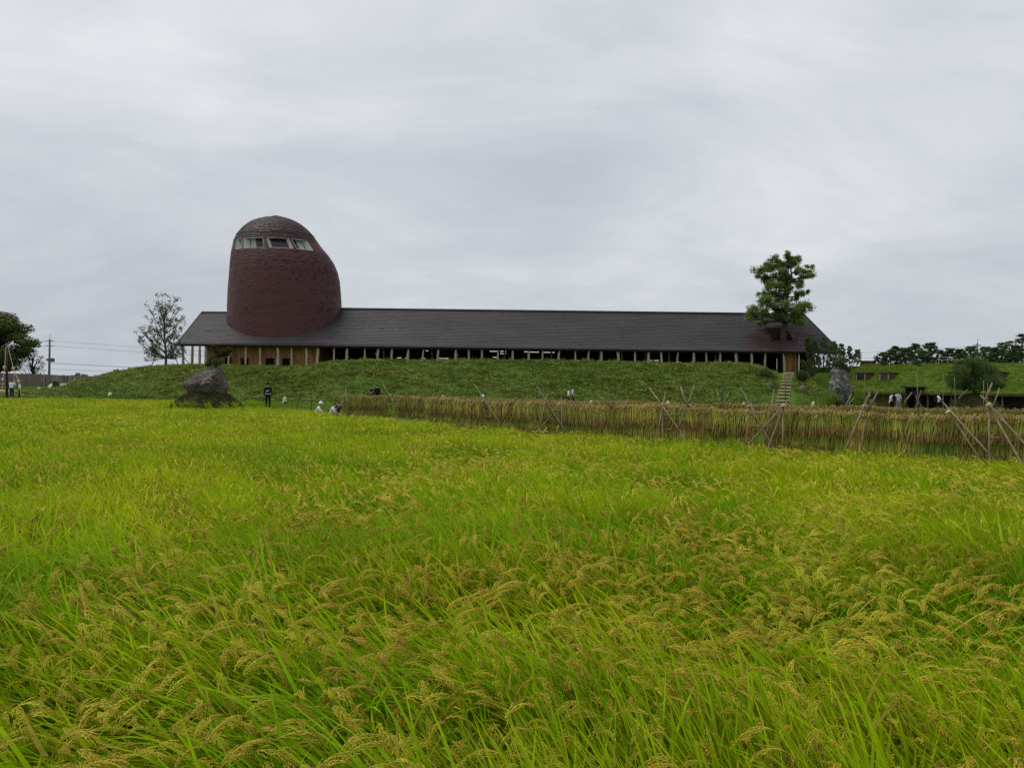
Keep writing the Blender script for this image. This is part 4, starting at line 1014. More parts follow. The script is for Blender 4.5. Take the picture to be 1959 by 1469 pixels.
def sheaf_mesh(seed, hang, leanx, top=True):
    """a bundle of rice straw astride a bar at z=0: x along the bar, -y towards the paddy"""
    r = random.Random(seed); mb = MB()
    def strip(p, d, L_, w, mi, droop, segs=2):
        p = Vector(p); d = Vector(d).normalized(); s_ = Vector((1, r.uniform(-.6, .6), 0)).normalized()*w; prev = (p-s_/2, p+s_/2)
        for k in range(segs):
            d = (d + Vector((0, 0, droop))).normalized(); p = p + d*L_/segs; ww = (1-.45*(k+1)/segs)
            cur = (p-s_/2*ww, p+s_/2*ww); mb.quad(prev[0], prev[1], cur[1], cur[0], mi[min(k, len(mi)-1)] if isinstance(mi, list) else mi); prev = cur
    for side in (-1, 1):
        for i in range(21 if side < 0 else 8):
            x = r.gauss(0, .055); ln = hang*r.uniform(.8, 1.12)
            strip((x, side*r.uniform(.02, .07), r.uniform(-.02, .03)), (leanx*r.uniform(.5, 1.5) + r.gauss(0, .08) + x*1.2, side*r.uniform(.05, .28), -1), ln, r.uniform(.012, .024), [1, 1, 2] if r.random() < .75 else [1, 1, 1], -.02, 3)
    if top:
        for i in range(34):
            strip((r.gauss(0, .06), r.gauss(-.02, .05), r.uniform(-.10, .09)), (r.gauss(-.2, .7), r.gauss(-.45, .7), r.uniform(-.5, .8)), r.uniform(.09, .19), r.uniform(.012, .024), 0, -.45, 2)
    return mb.mesh('sheaf', [M['straw_top'], M['straw_mid'], M['straw_end']])
SH_A = {('u', k, l): sheaf_mesh(300+k+50*l, .62, [.28, .1, .0][l]) for k in range(6) for l in range(3)}
SH_L = {(k, l): sheaf_mesh(400+k+50*l, .60, [.25, .1, 0][l], False) for k in range(5) for l in range(3)}
ZU, ZL_ = 1.07, .52
def zoff(px): return 0.0
r = random.Random(12); cand = []
def gap(which, px): return which == 'A' and any(a < px < b_ for a, b_ in ((1443, 1462), (1050, 1058))) or which == 'B' and (741 < px < 757)
for which, p0, p1 in (('A', 818, 2050), ('B', 657, 2050)):
    ln = rack_line(which, p0, p1)
    for tier, step in (('u', .115), ('l', .105)):
        for (p, d) in along(ln, step):
            px = 979.5 + p.x*FPX/p.y
            if gap(which, px): continue
            if which == 'B' and tier == 'l' and px > 980: continue
            l = 0 if px < 1180 else (1 if px < 1420 else 2)
            if r.random() < .2: l = max(0, l-1)
            q = p + Vector((r.gauss(0, .01), r.gauss(0, .015) + (0.05 if tier == 'l' else 0), (ZU if tier == 'u' else ZL_) + r.gauss(0, .018) + .03*math.sin(p.x*1.7)))
            cand.append((p.length, which, tier, q, math.atan2(d.y, d.x) + r.gauss(0, .12), l, r.uniform(.88, 1.16)))
cand.sort(key=lambda c: (c[1] != 'A', c[2] != 'u', c[0]))
rest = cand[300:]
SLAB = {('A', 'u'): 'sheaf of cut rice hung on the upper bar of the front drying rack', ('A', 'l'): 'sheaf of cut rice hung on the lower bar of the front drying rack',
        ('B', 'u'): 'sheaf of cut rice hung on the upper bar of the rear drying rack', ('B', 'l'): 'sheaf of cut rice on the rear rack low bar'}
for (_, which, tier, q, rz_, l, s) in cand[:300]:
    me = SH_A[('u', r.randrange(6), l)] if tier == 'u' else SH_L[(r.randrange(5), l)]
    o = bpy.data.objects.new('rice_sheaf', me); COL.objects.link(o); o.location = q; o.rotation_euler = (0, 0, rz_); o.scale = (s, s, r.uniform(.92, 1.08))
    tag(o, SLAB[(which, tier)], 'rice sheaf', 'sheaves on the front rack, %s bar' % ('upper' if tier == 'u' else 'lower'))
V, F, MI, base_i = [], [], [], 0
for (_, which, tier, q, rz_, l, s) in rest:
    me = SH_A[('u', r.randrange(6), l)] if tier == 'u' else SH_L[(r.randrange(5), l)]
    n_ = len(me.vertices); co = np.empty(n_*3, np.float32); me.vertices.foreach_get('co', co); co = co.reshape(-1, 3)*s
    c_, s_ = math.cos(rz_), math.sin(rz_); co = np.stack([co[:, 0]*c_-co[:, 1]*s_+q.x, co[:, 0]*s_+co[:, 1]*c_+q.y, co[:, 2]+q.z], 1)
    f = np.empty(len(me.polygons)*4, np.int32); me.loops.foreach_get('vertex_index', f); mi = np.empty(len(me.polygons), np.int32); me.polygons.foreach_get('material_index', mi)
    V.append(co); F.append(f.reshape(-1, 4)+base_i); MI.append(mi); base_i += n_
o = link('rice_sheaves', np_mesh('rice_sheaves', np.concatenate(V), np.concatenate(F), [M['straw_top'], M['straw_mid'], M['straw_end']], np.concatenate(MI)))
tag(o, 'remaining rice sheaves hung close together along the racks', 'rice sheaves', kind='stuff')

RACK = {'A': empty('drying_rack', rack_pt(1300, 'A'), 'front rice-drying rack of crossed poles at the paddy edge', 'rack'),
        'B': empty('drying_rack', rack_pt(1300, 'B'), 'rear rice-drying rack of crossed poles behind the front one', 'rack'),
        'C': empty('drying_rack', Vector((*xy(605, 45), 0)), 'bare bamboo rack frame without sheaves by the crouching people', 'rack')}
for which in 'AB':
    for z in (ZU, ZL_):
        mb = MB(); ln = rack_line(which, (812 if which == 'A' else 652), 2055, 24); mb.tube([p + Vector((0, .02, z-.02)) for p in ln], .022, 6); mb.build('crossbar', M['pole'], RACK[which])
def pole(which, x0, y0, x1, y1, rad=.032, d0=-.6, d1=-.22, name='pole', m='pole', wob=.02):
    """a pole drawn from pixel (x0,y0) (foot) to (x1,y1) (tip) in the rack's own plane; the foot stands on the ground"""
    if which == 'C': Da = Db = 44.5
    else: Da, Db = rack_pt(x0, which).y, rack_pt(x1, which).y
    if name == 'rung': d0 = d1 = -.3
    p0, p1 = at(x0, y0, Da + d0), at(x1, y1, Db + d1)
    if name == 'pole':
        d = (p0 - p1); g_ = gz(p0.x, p0.y) - .05
        if p0.z > g_ and abs(d.z) > .25 and p0.z < .75: p0 = p1 + d * ((p1.z - g_)/(p1.z - p0.z))
    mp_ = p0.lerp(p1, .5) + Vector((rnd.uniform(-wob, wob), 0, rnd.uniform(-wob, wob)))
    mb = MB(); mb.tube([p0, mp_, p1], [rad*1.15, rad, rad*.8], 7); return mb.build(name, M[m], RACK[which], True)
for a in ((640,788,660,765),(726,796,747,751),(769,797,732,735),(787,788,815,747),(664,775,661,741)): pole('B', *a, rad=.024)
for a in ((805,803,852,745),(958,812,907,735),(912,811,931,751),(958,811,1002,742),(1033,815,1049,744),(1069,803,1027,738),(1037,816,1074,771),(1074,808,1074,755),(1150,826,1191,731),(1171,779,1140,752),
          (1256,835,1273,750),(1308,837,1242,741),(1268,837,1267,774),(1292,837,1328,739),(1318,778,1302,740),(1476,848,1417,741),(1427,847,1435,776),(1437,845,1511,762),(1475,844,1495,787),(1499,851,1498,776),
          (1619,854,1664,750),(1661,784,1681,747),(1646,855,1656,803),(1894,874,1803,769),(1873,876,1817,790),(1962,848,1876,756),(1885,765,1898,733),(1950,880,1890,773),(1894,866,1892,775)): pole('A', *a, rad=.025)
pole('A', 1463, 847, 1481, 747, .027, -.45, 0)
for a in ((740,773,751,774),): pole('B', *a, name='rung', rad=.03)
for a in ((926,779,941,779),(927,797,938,798),(1056,783,1074,785),(1045,796,1063,797),(1268,795,1303,794),(1269,821,1287,821),(1437,792,1466,791),(1437,816,1462,816),(1832,812,1846,812),(1896,808,1925,807),(1892,836,1922,836)): pole('A', *a, name='rung', rad=.023)
for a in ((1381,778,1371,743),(1381,778,1395,749),(1195,779,1202,758),(1162,777,1164,748),(1619,773,1628,753),(1623,773,1634,761),(1730,770,1745,750),(1756,790,1754,715),(1747,790,1762,747),(1768,790,1751,757),(1834,763,1851,745),(1900,775,1912,742),(1097,775,1089,745)): pole('B', *a, rad=.018)
for a in ((572,782,606,749),(609,783,629,732),(640,788,626,768)): pole('C', *a, rad=.024, d0=0, d1=.4)
for a in ((568,781,579,736),(640,788,660,765),(597,783,595,742)): pole('C', *a, rad=.025, m='pole_dark', d0=.8, d1=.4)
for a in ((579,764,625,767),(580,777,596,779)): pole('C', *a, rad=.032, name='rung')
# knots of straw rope where the trestles cross
for px, py in ((747,756),(925,767),(1043,771),(1268,774),(1318,776),(1435,776),(1499,776),(1654,776),(1815,788),(1892,774)):
    w_ = 'A' if px > 800 else 'B'; p = at(px, py, rack_pt(px, w_).y-.27); mb = MB(); mb.tube([p+Vector((-.07, 0, -.03)), p+Vector((0, -.02, .02)), p+Vector((.07, 0, -.02))], [.03, .045, .03], 7); mb.build('rope_binding', M['rope'], RACK[w_], True)
# stakes and saplings standing behind the racks
SG = 'thin stakes standing behind the racks'
for i, (px, y0, y1, D_, rad, m) in enumerate(((846,763,729,58,.03,'pole'),(1027,768,731,60,.04,'pole_dark'),(1383,772,720,60,.03,'pole_dark'),(1245,770,735,62,.025,'pole_dark'),(1170,770,728,62,.022,'pole_dark'),(1300,770,733,62,.022,'pole_dark'),
      (1440,770,744,60,.022,'pole_dark'),(1655,772,727,50,.03,'pole'),(1673,772,742,50,.025,'pole'),(1805,776,709,36,.032,'pole'),(1827,776,723,36,.026,'pole'),(1882,776,728,40,.03,'pole'),(1889,776,733,40,.03,'pole'),(1502,772,715,62,.05,'rust'),
      (685,762,735,60,.02,'pole_dark'),(970,768,745,62,.02,'pole_dark'),(1560,772,740,60,.02,'pole_dark'))):
    p0, p1 = at(px, y0, D_), at(px+rnd.uniform(-1, 1), y1, D_); p0.z = gz(p0.x, D_)-.1
    mb = MB(); rad *= .75; mb.tube([p0, p0.lerp(p1, .5)+Vector((rnd.uniform(-.03, .03), 0, 0)), p1], [rad, rad*.9, rad*.7], 6)
    o = mb.build('stake', M[m], smooth=True)
    tag(o, 'tall reddish-brown post standing at the foot of the log steps' if m == 'rust' else ('tall pale stake rising well above the rear rack' if D_ == 36 else ('thin pale wooden stake behind the drying racks' if m == 'pole' else 'thin dark stake at the foot of the bank')), 'post' if m == 'rust' else 'stake', None if m == 'rust' else SG)

# ================================================================== fence, mast, stand, wires
fence = empty('wooden_fence', (-60, 92, .8), 'weathered grey-brown board fence along the far left of the grounds', 'fence')
fp = [at(-90, 740, 80), at(0, 740, 88), at(60, 740, 97), at(110, 740, 108), at(160, 738, 122), at(220, 735, 138)]
def f_at(s):
    d = 0
    for a, b_ in zip(fp[:-1], fp[1:]):
        L_ = ((b_-a).xy).length
        if s <= d + L_: t = (s-d)/L_; return a.lerp(b_, t), (b_-a).xy.normalized()
        d += L_
    return None
s = 0.0; r = random.Random(3); pan = 0
while True:
    q = f_at(s)
    if q is None: break
    L_ = r.choice((2.4, 3.0, 3.6, 1.2)); mb = MB(); n = int(L_/.2); hgt = 2.62 + r.uniform(-.03, .03); dep = r.uniform(-.04, .04)
    for k in range(n):
        qq = f_at(s + k*L_/n)
        if qq is None: break
        p, d = qq; nrm = Vector((-d.y, d.x, 0)); e_ = Vector((d.x, d.y, 0))*(L_/n-.012)
        mb.obox((p.x+nrm.x*dep, p.y+nrm.y*dep, gz(p.x, p.y)-.2), e_, nrm*(.03+r.uniform(0, .02)), (0, 0, hgt - gz(p.x, p.y) + .2 + r.uniform(-.015, .015)))
    if mb.v: mb.build('panel', M['fence'], fence); 
    p, d = q; nrm = Vector((-d.y, d.x, 0)); mb = MB(); mb.obox((p.x-nrm.x*.1, p.y-nrm.y*.1, gz(p.x, p.y)-.2), Vector((d.x, d.y, 0))*.12, nrm*.08, (0, 0, hgt-gz(p.x, p.y)+.16)); mb.build('post', M['fence'], fence)
    s += L_
def z0_(u, v, D): return at(u/10.49, 640 + v/10.49, D)
mp0 = z0_(140, 1290, 67.5); mp0.z = gz(mp0.x, 67.5)
mast = empty('rope_mast', mp0, 'tall reddish wooden mast with two ropes and pale floats', 'mast')
mb = MB(); mb.tube([mp0, z0_(140, 700, 67.5), z0_(135, 180, 67.5)], [.11, .09, .06], 8); mb.build('pole', M['mast_wood'], mast, True)
for pts_, fl in ((((125, 190), (95, 640), (60, 900), (25, 1150)), ((90, 660), (58, 905), (28, 1140))), (((150, 190), (265, 670), (375, 940), (470, 1130)), ((265, 680), (372, 935)))):
    mb = MB(); P_ = [z0_(u, v, 67.3 - .3*i) for i, (u, v) in enumerate(pts_)]; P_[-1].z = gz(P_[-1].x, P_[-1].y); mb.tube(P_, .028, 5); rp = mb.build('rope', M['rope'], mast)
    for (u, v) in fl:
        c = z0_(u, v, 67.1); mb = MB(); mb.tube([c+Vector((0, 0, z)) for z in (-.13, -.1, 0, .1, .16)], [.03, .11, .14, .1, .03], 8); mb.build('float', M['rope'], rp, True)
for k, v in enumerate((990, 1060)):
    mb = MB(); mb.tube([z0_(-60, v-5, 67.6), z0_(140, v, 67.5)], .02, 5); mb.build('rail', M['rope'], mast)
# black metal stand on the lawn
D_ = 76.0; sp = z0_(1110, 1140, D_); sp.z = gz(sp.x, D_)
stand = empty('metal_stand', sp, 'black metal folding stand among the pale stones on the lawn', 'stand')
def bar(a, b_, rad, name='leg', par=stand, m='black_metal'):
    mb = MB(); mb.tube([a, b_], rad, 6); return mb.build(name, M[m], par)
S = lambda x, y, z: sp + Vector((x, y, z))
bar(S(-.28, -.2, 0), S(-.2, 0, .85), .03); bar(S(.28, -.2, 0), S(.26, 0, .85), .03); bar(S(-.2, .3, 0), S(-.24, 0, .8), .03); bar(S(.3, .3, 0), S(.26, 0, .8), .03)
mb = MB(); mb.obox(S(-.28, -.03, .38), (.56, 0, 0), (0, .05, 0), (0, .04, .5)); mb.build('board', M['black_metal'], stand); bar(S(-.3, -.1, .34), S(.3, -.1, .34), .03, 'rail')
# utility poles and wires
UG = 'utility poles behind the grounds'
def upole(px, ytop, D, label, box):
    t = at(px, ytop, D); b0 = Vector((t.x, D, 0)); o = empty('utility_pole', b0, label, 'utility pole', UG)
    mb = MB(); mb.tube([b0, t], [.22, .15], 8); mb.build('pole', M['pole_conc'], o, True)
    mb = MB(); mb.tube([t, t + Vector((.1, 0, .9))], [.05, .03], 6); mb.build('lightning_rod', M['pole_conc'], o)
    for dz in (.35, 1.25):
        mb = MB(); mb.box((t.x-.75, D-.06, t.z-dz-.06), (t.x+.75, D+.06, t.z-dz+.06)); mb.build('crossarm', M['pole_conc'], o)
    if box:
        mb = MB(); mb.box((t.x+.25, D-.3, t.z-4.2), (t.x+.8, D+.3, t.z-3.5)); mb.build('transformer', M['pole_conc'], o); mb = MB(); mb.box((t.x-.5, D-.2, t.z-4.0), (t.x-.2, D+.2, t.z-3.6)); mb.build('switch_box', M['pole_conc'], o)
    return t
TL = upole(95, 649, 140, 'grey concrete utility pole with boxes behind the left fence', True); TR = upole(1870, 657, 140, 'grey utility pole behind the pines of the grass roof', False)
def wire(a, b_, sag, rad, i):
    n = 24; mb = MB(); mb.tube([a.lerp(b_, k/n) - Vector((0, 0, 4*sag*(k/n)*(1-k/n))) for k in range(n+1)], rad, 5)
    o = mb.build('overhead_wire', M['pole_conc']); tag(o, WL[i], 'wire', 'overhead wires')
WL = ['topmost thin overhead wire between the two utility poles', 'second overhead wire between the two utility poles', 'thick low overhead cable between the two utility poles', 'lowest thin overhead cable between the two utility poles', 'topmost wire running off behind the big dark tree', 'second wire running off behind the big dark tree', 'upper wire running on past the right utility pole']
for i, (dl, dr, sag, rad) in enumerate(((.25, .5, 3.2, .022), (1.2, 1.6, 3.0, .022), (4.4, 3.0, 2.6, .04), (5.5, 3.6, 2.2, .025))): wire(TL - Vector((0, 0, dl)), TR - Vector((0, 0, dr)), sag, rad, i)
wire(TL - Vector((0, 0, .25)), TL + Vector((-45, 5, -.4)), 1.2, .03, 4); wire(TL - Vector((0, 0, 1.2)), TL + Vector((-45, 5, -1.4)), 1.2, .03, 5); wire(TR - Vector((0, 0, .5)), TR + Vector((45, -5, -.6)), 1.2, .03, 6)

# ================================================================== grass-roofed shop on the right
shop = empty('grass_roof_building', (GP[0]+8, GP[1]-4, 0), 'low building with a broad sloping grass roof and small dormers', 'building')
def gr(s, q, z): return Vector((GP[0] + GE[0]*s + GN[0]*q, GP[1] + GE[1]*s + GN[1]*q, z))
ZE, ZRR, QR = 1.66, 4.68, 8.0
def rz_at(q): t = q/QR; return ZE + (ZRR-ZE)*(t*1.08 - .08*t*t)
S0, S1 = -2.5, 34.0
mb = MB(); ns, nq = 40, 10
for i in range(ns):
    for j in range(nq):
        s0, s1, q0, q1 = S0+(S1-S0)*i/ns, S0+(S1-S0)*(i+1)/ns, QR*j/nq, QR*(j+1)/nq
        mb.quad(gr(s0, q0, rz_at(q0)), gr(s1, q0, rz_at(q0)), gr(s1, q1, rz_at(q1)), gr(s0, q1, rz_at(q1)))
    mb.quad(gr(s0, 0, ZE-.28), gr(s1, 0, ZE-.28), gr(s1, 0, ZE), gr(s0, 0, ZE)); mb.quad(gr(s1, .0, ZE-.28), gr(s0, 0, ZE-.28), gr(s0, 3, ZE-.2), gr(s1, 3, ZE-.2))
groof = mb.build('turf_roof', M['turf'], shop, False)
mb = MB(); mb.obox(gr(S0, -.04, ZE-.3), gr(S1, 0, 0)-gr(S0, 0, 0), Vector((GN[0], GN[1], 0))*.1, (0, 0, .14)); mb.build('eave_board', M['fascia'], groof)
# recessed wall and posts under the eave
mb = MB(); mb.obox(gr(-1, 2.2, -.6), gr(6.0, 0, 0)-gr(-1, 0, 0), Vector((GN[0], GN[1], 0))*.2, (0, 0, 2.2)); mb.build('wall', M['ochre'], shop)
mb = MB(); mb.obox(gr(6.0, 2.6, -.6), gr(S1, 0, 0)-gr(6.0, 0, 0), Vector((GN[0], GN[1], 0))*.2, (0, 0, 2.2)); mb.build('wall', M['darkwood'], shop)  # dark sheet painted in for the shaded openings under the eave
for k in range(12):
    s_ = .8 + k*2.2; p = gr(s_, .6, gz(*gr(s_, .6, 0).xy)-.1); mb = MB(); mb.tube([p, Vector((p.x+.03, p.y, .7)), Vector((p.x, p.y, ZE-.2))], [.1, .09, .09], 8); mb.build('post', M['pole'], shop, True)
def s_of(px, q):  # position along the eave of the point seen at column px
    k = (px-979.5)/FPX; return (k*(GP[1]+GN[1]*q) - GP[0] - GN[0]*q) / (GE[0] - k*GE[1])
for (p0, p1, ztop_px) in ((1636, 1657, 718), (1681, 1702, 718), (1814, 1829, 719), (1898, 1914, 715)):
    q = 3.1; sa, sb = s_of(p0, q), s_of(p1, q); zt = rz_at(q) + .82; zb_ = rz_at(q) - .02; qb = q + 2.4
    dm = MB(); Fv = gr(sa, q, zb_); ex = gr(sb, q, zb_) - Fv
    a0, a1 = gr(sa, q, zb_), gr(sb, q, zb_); b0, b1 = gr(sa, q, zt), gr(sb, q, zt); c0, c1 = gr(sa, qb, zt), gr(sb, qb, zt)
    dm.quad(a0, a1, b1, b0); dm.tri(a0, b0, c0); dm.tri(a1, c1, b1)
    d_ = dm.build('dormer', M['rust'], shop)
    mb = MB(); o_ = gr(sa-.12, q-.15, zt); mb.obox(o_, gr(sb+.24, q, 0)-gr(sa, q, 0), gr(sa, qb+.3, 0)-gr(sa, q, 0), (0, 0, .1)); mb.build('dormer_roof', M['moss'], d_)
    nf = Vector((-GN[0], -GN[1], 0)); mb = MB(); mb.obox(a0 + ex*.14 + nf*.02 + Vector((0, 0, .12)), ex*.72, nf*.02, (0, 0, .6)); mb.build('dormer_window', M['darkglass'], d_)
    for t_ in (.1, .86): mb = MB(); mb.obox(a0 + ex*t_ + nf*.03 + Vector((0, 0, .08)), ex*.05, nf*.03, (0, 0, .66)); mb.build('jamb', M['log'], d_)
# doorway gable breaking through the eave
sa, sb = s_of(1733, -.3), s_of(1757, -.3)
mb = MB(); a0, a1 = gr(sa, -.5, -.6), gr(sb, -.5, -.6); b0, b1 = gr(sa, -.5, 1.5), gr(sb, -.5, 1.5)
for (A_, B_, q1) in ((sa, sa+.15, 1.8), (sb-.15, sb, 1.8)): mb.obox(gr(A_, -.5, -.6), gr(B_, 0, 0)-gr(A_, 0, 0), Vector((GN[0], GN[1], 0))*2.4, (0, 0, 2.75))
dw = mb.build('doorway', M['darkwood'], shop)
mb = MB(); mb.obox(gr(sa-.3, -.9, 2.12), gr(sb+.3, 0, 0)-gr(sa-.3, 0, 0), Vector((GN[0], GN[1], 0))*3.0, (0, 0, .12)); mb.build('canopy', M['darkwood'], dw)
mb = MB(); mb.obox(gr(sa+.2, 1.0, -.6), gr(sb-.2, 0, 0)-gr(sa+.2, 0, 0), Vector((GN[0], GN[1], 0))*.1, (0, 0, 2.7)); mb.build('door', M['black_metal'], dw)
# tufts on the roof and on the slope left of it
rg = [tuft(580+i, 24, 0.22, 0.028, 0.24, M['roofgrass']) for i in range(5)]
ss, qq = np.meshgrid(np.arange(S0, 22, .36), np.arange(.02, QR+1.6, .36)); ss = ss.ravel()+rng.uniform(-.16, .16, ss.size); qq = qq.ravel()+rng.uniform(-.16, .16, qq.size)
tq = np.clip(qq, 0, QR)/QR; zz2 = ZE + (ZRR-ZE)*(tq*1.08-.08*tq*tq); px_, py_ = GP[0]+GE[0]*ss+GN[0]*qq, GP[1]+GE[1]*ss+GN[1]*qq
zz2 = np.maximum(zz2, np.where(qq > 6.5, ground(px_, py_), -9)); P3 = np.stack([px_, py_, zz2-.02], 1)
a, b = grid(31.8, 46, 70.5, 95, 0.36); q_ = (a-GP[0])*GN[0] + (b-GP[1])*GN[1]; stx = np.interp(b, [66, 88], [24.0, 31.6])
k = (q_ < .1) & (ground(a, b) > .02) & (a > stx + 1.0) | ((q_ > QR) & (q_ < 12) & (a < 60)); a, b = a[k], b[k]
P4 = np.concatenate([P3, np.stack([a, b, ground(a, b)-.02], 1)]); n_ = len(P4); rot = np.zeros((n_, 3)); rot[:, 2] = rng.random(n_)*6.28
sc = np.clip(1 + .4*vnoise(P4[:, 0], P4[:, 1], .5, 4.4) + rng.normal(0, .25, n_), .4, 1.9)
scatter('roof_grass', P4, rot, np.repeat(sc[:, None], 3, 1), rng.integers(0, 5, n_), rg, 'short bright grass covering the sloping roof and the bank beside it', 'grass')
# low shed and a rail behind the pines
p = at(1661, 690, 93); shed = empty('shed', (p.x, 93, gz(p.x, 93)), 'small brown shed with a flat roof behind the pines', 'shed')
mb = MB(); mb.box((p.x-.7, 92.4, 4.2), (p.x+.7, 93.6, 5.3)); mb.build('wall', M['board'], shed); mb = MB(); mb.box((p.x-.9, 92.2, 5.3), (p.x+.9, 93.8, 5.42)); mb.build('roof', M['darkwood'], shed)
rail = empty('hand_rail', at(1810, 690, 84.6), 'pale horizontal rails of a fence among the pines on the roof', 'railing')
for y_ in (683.5, 688.8): bar(at(1794, y_-.2, 84.6), at(1830, y_, 83.6), .025, 'rail', rail, 'log')
for x_ in (1796, 1813, 1829): p = at(x_, 690, 84.2); bar(Vector((p.x, p.y, gz(p.x, p.y)-.1)), at(x_, 682.5, 84.2), .03, 'post', rail, 'log')
# ================================================================== people
def person(loc, rz, h, label, shirt, trousers, pose='stand', sleeves='short', extra=()):
    root = empty('person', loc, label, 'person', None, rz); k = h/1.70
    J = {}; R_ = {}; E = []; C = {}
    def j(n, x, y, z, rx, ry=None): J[n] = Vector((x, y, z)); R_[n] = (rx, ry or rx)
    def e(a, b_, c): E.append((a, b_)); C[(a, b_)] = c
    cr = pose == 'crouch'; dz = -.52 if cr else 0.0; ty = -.22 if cr else 0.0      # faces -y
    j('pel', 0, .0, .93+dz, .15, .115); j('sp', 0, -.0+ty*.4, 1.08+dz, .14, .105); j('ch', 0, ty, 1.29+dz, .165, .12); j('nb', 0, ty*1.3+.01, 1.44+dz, .075, .07); j('nk', 0, ty*1.5, 1.49+dz, .055)
    j('h1', 0, ty*1.6-.02, 1.545+dz, .065, .075); j('h2', 0, ty*1.6-.01, 1.61+dz, .078, .095); j('h3', 0, ty*1.6, 1.665+dz, .062, .075); j('no', 0, ty*1.6-.12, 1.59+dz, .014)
    e('pel', 'sp', 0); e('sp', 'ch', 0); e('ch', 'nb', 0); e('nb', 'nk', 2); e('nk', 'h1', 2); e('h1', 'h2', 2); e('h2', 'h3', 2); e('h2', 'no', 2)
    up = 0 if sleeves != 'none' else 2; lo = 0 if sleeves == 'long' else 2
    for s, n in ((-1, 'l'), (1, 'r')):
        j('sh'+n, s*.185, ty+.01, 1.39+dz, .062)
        if pose in ('photo',): el, wr, hd = (s*.25, -.12, 1.18), (s*.09, -.30, 1.45), (s*.06, -.33, 1.52)
        elif pose == 'cross': el, wr, hd = (s*.25, -.05, 1.13), (-s*.02, -.22, 1.17), (-s*.1, -.22, 1.2)
        elif cr: el, wr, hd = (s*.26, -.42, 1.10+dz), (s*.15, -.62, 1.0+dz), (s*.13, -.7, .97+dz)
        elif pose == 'behind': el, wr, hd = (s*.27, .1, 1.13), (s*.12, .19, .97), (s*.05, .2, .95)
        else: el, wr, hd = (s*.245, .03, 1.11), (s*.26, -.05, .87), (s*.26, -.07, .80)
        j('el'+n, *el, .047); j('wr'+n, *wr, .032, .028); j('hd'+n, *hd, .042, .022)
        e('ch', 'sh'+n, 0); e('sh'+n, 'el'+n, up); e('el'+n, 'wr'+n, lo); e('wr'+n, 'hd'+n, 2)
        ax = (J['hd'+n] - J['wr'+n]).normalized(); sd_ = ax.cross(Vector((0, 1, 0.2))).normalized()
        for fi_, (o_, L_) in enumerate(((-.03, .075), (-.01, .09), (.01, .085), (.03, .065))):
            b_ = J['hd'+n] + sd_*o_ + ax*.02; j('f%d%s' % (fi_, n), *(b_ + ax*L_*.5), .0095); j('g%d%s' % (fi_, n), *(b_ + ax*L_*.9 + Vector((0, -.015, 0))), .008)
            e('hd'+n, 'f%d%s' % (fi_, n), 2); e('f%d%s' % (fi_, n), 'g%d%s' % (fi_, n), 2)
        t_ = J['wr'+n].lerp(J['hd'+n], .6) + Vector((0, -.04, 0)); j('th'+n, *t_, .011); e('wr'+n, 'th'+n, 2)
        if cr: kn, an = (s*.2, -.42, .50), (s*.16, -.12, .1)
        elif pose == 'walk': kn, an = (s*.1, -.05-s*.12, .5), (s*.1, .05-s*.24, .1)
        else: kn, an = (s*.105, -.02, .5), (s*.115, .02, .09)
        j('hp'+n, s*.095, 0, .90+dz, .1, .1); j('kn'+n, *kn, .066); j('an'+n, *an, .046); j('to'+n, an[0]*1.15, an[1]-.17, .045, .045, .035)
        e('pel', 'hp'+n, 1); e('hp'+n, 'kn'+n, 1); e('kn'+n, 'an'+n, 1); e('an'+n, 'to'+n, 3)
    names = list(J); ix = {n: i for i, n in enumerate(names)}
    me = bpy.data.meshes.new('skeleton'); me.from_pydata([tuple(J[n]*k) for n in names], [(ix[a], ix[b_]) for a, b_ in E], [])
    o = bpy.data.objects.new('tmp', me); COL.objects.link(o)
    o.modifiers.new('s', 'SKIN'); 
    for i, n in enumerate(names):
        sv = me.skin_vertices[0].data[i]; sv.radius = (R_[n][0]*k*1.1, R_[n][1]*k*1.1); sv.use_root = (n == 'pel')
    sb = o.modifiers.new('d', 'SUBSURF'); sb.levels = 1; sb.render_levels = 1
    dg = bpy.context.evaluated_depsgraph_get(); bme = bpy.data.meshes.new_from_object(o.evaluated_get(dg)); bpy.data.objects.remove(o); bpy.data.meshes.remove(me)
    bme.materials.clear()
    for m_ in (shirt, trousers, 'skin', 'shoe'): bme.materials.append(M[m_])
    segs = [(J[a]*k, J[b_]*k, C[(a, b_)]) for a, b_ in E]
    for f in bme.polygons:
        c = f.center; best = (9, 0)
        for (a, b_, cc) in segs:
            ab = b_-a; t = max(0, min(1, (c-a).dot(ab)/max(ab.length_squared, 1e-9))); dd = (c - a - ab*t).length
            if dd < best[0]: best = (dd, cc)
        mi = best[1]
        if mi == 0 and c.z < (.97+dz)*k and abs(c.x) < .19*k: mi = 1
        f.material_index = mi; f.use_smooth = True
    bme.name = 'body'; link('body', bme, root, True)
    H = J['h2']*k; 
    def cap(name, m_, sx, sy, sz, z0, dy=.015, n=12):
        mb = MB(); kk = 6
        for i in range(kk+1):
            t = i/kk*1.5708
            for q in range(n): a = 6.2832*q/n; mb.v.append((H.x+sx*k*math.cos(t)*math.cos(a), H.y+dy*k+sy*k*math.cos(t)*math.sin(a), H.z+z0*k+sz*k*math.sin(t)))
        for i in range(kk):
            for q in range(n): mb.f.append((i*n+q, i*n+(q+1)%n, (i+1)*n+(q+1)%n, (i+1)*n+q)); mb.m.append(0)
        return mb.build(name, M[m_], root, True, True)
    cap('hair', 'hair', .09, .108, .125, -.015, .022)
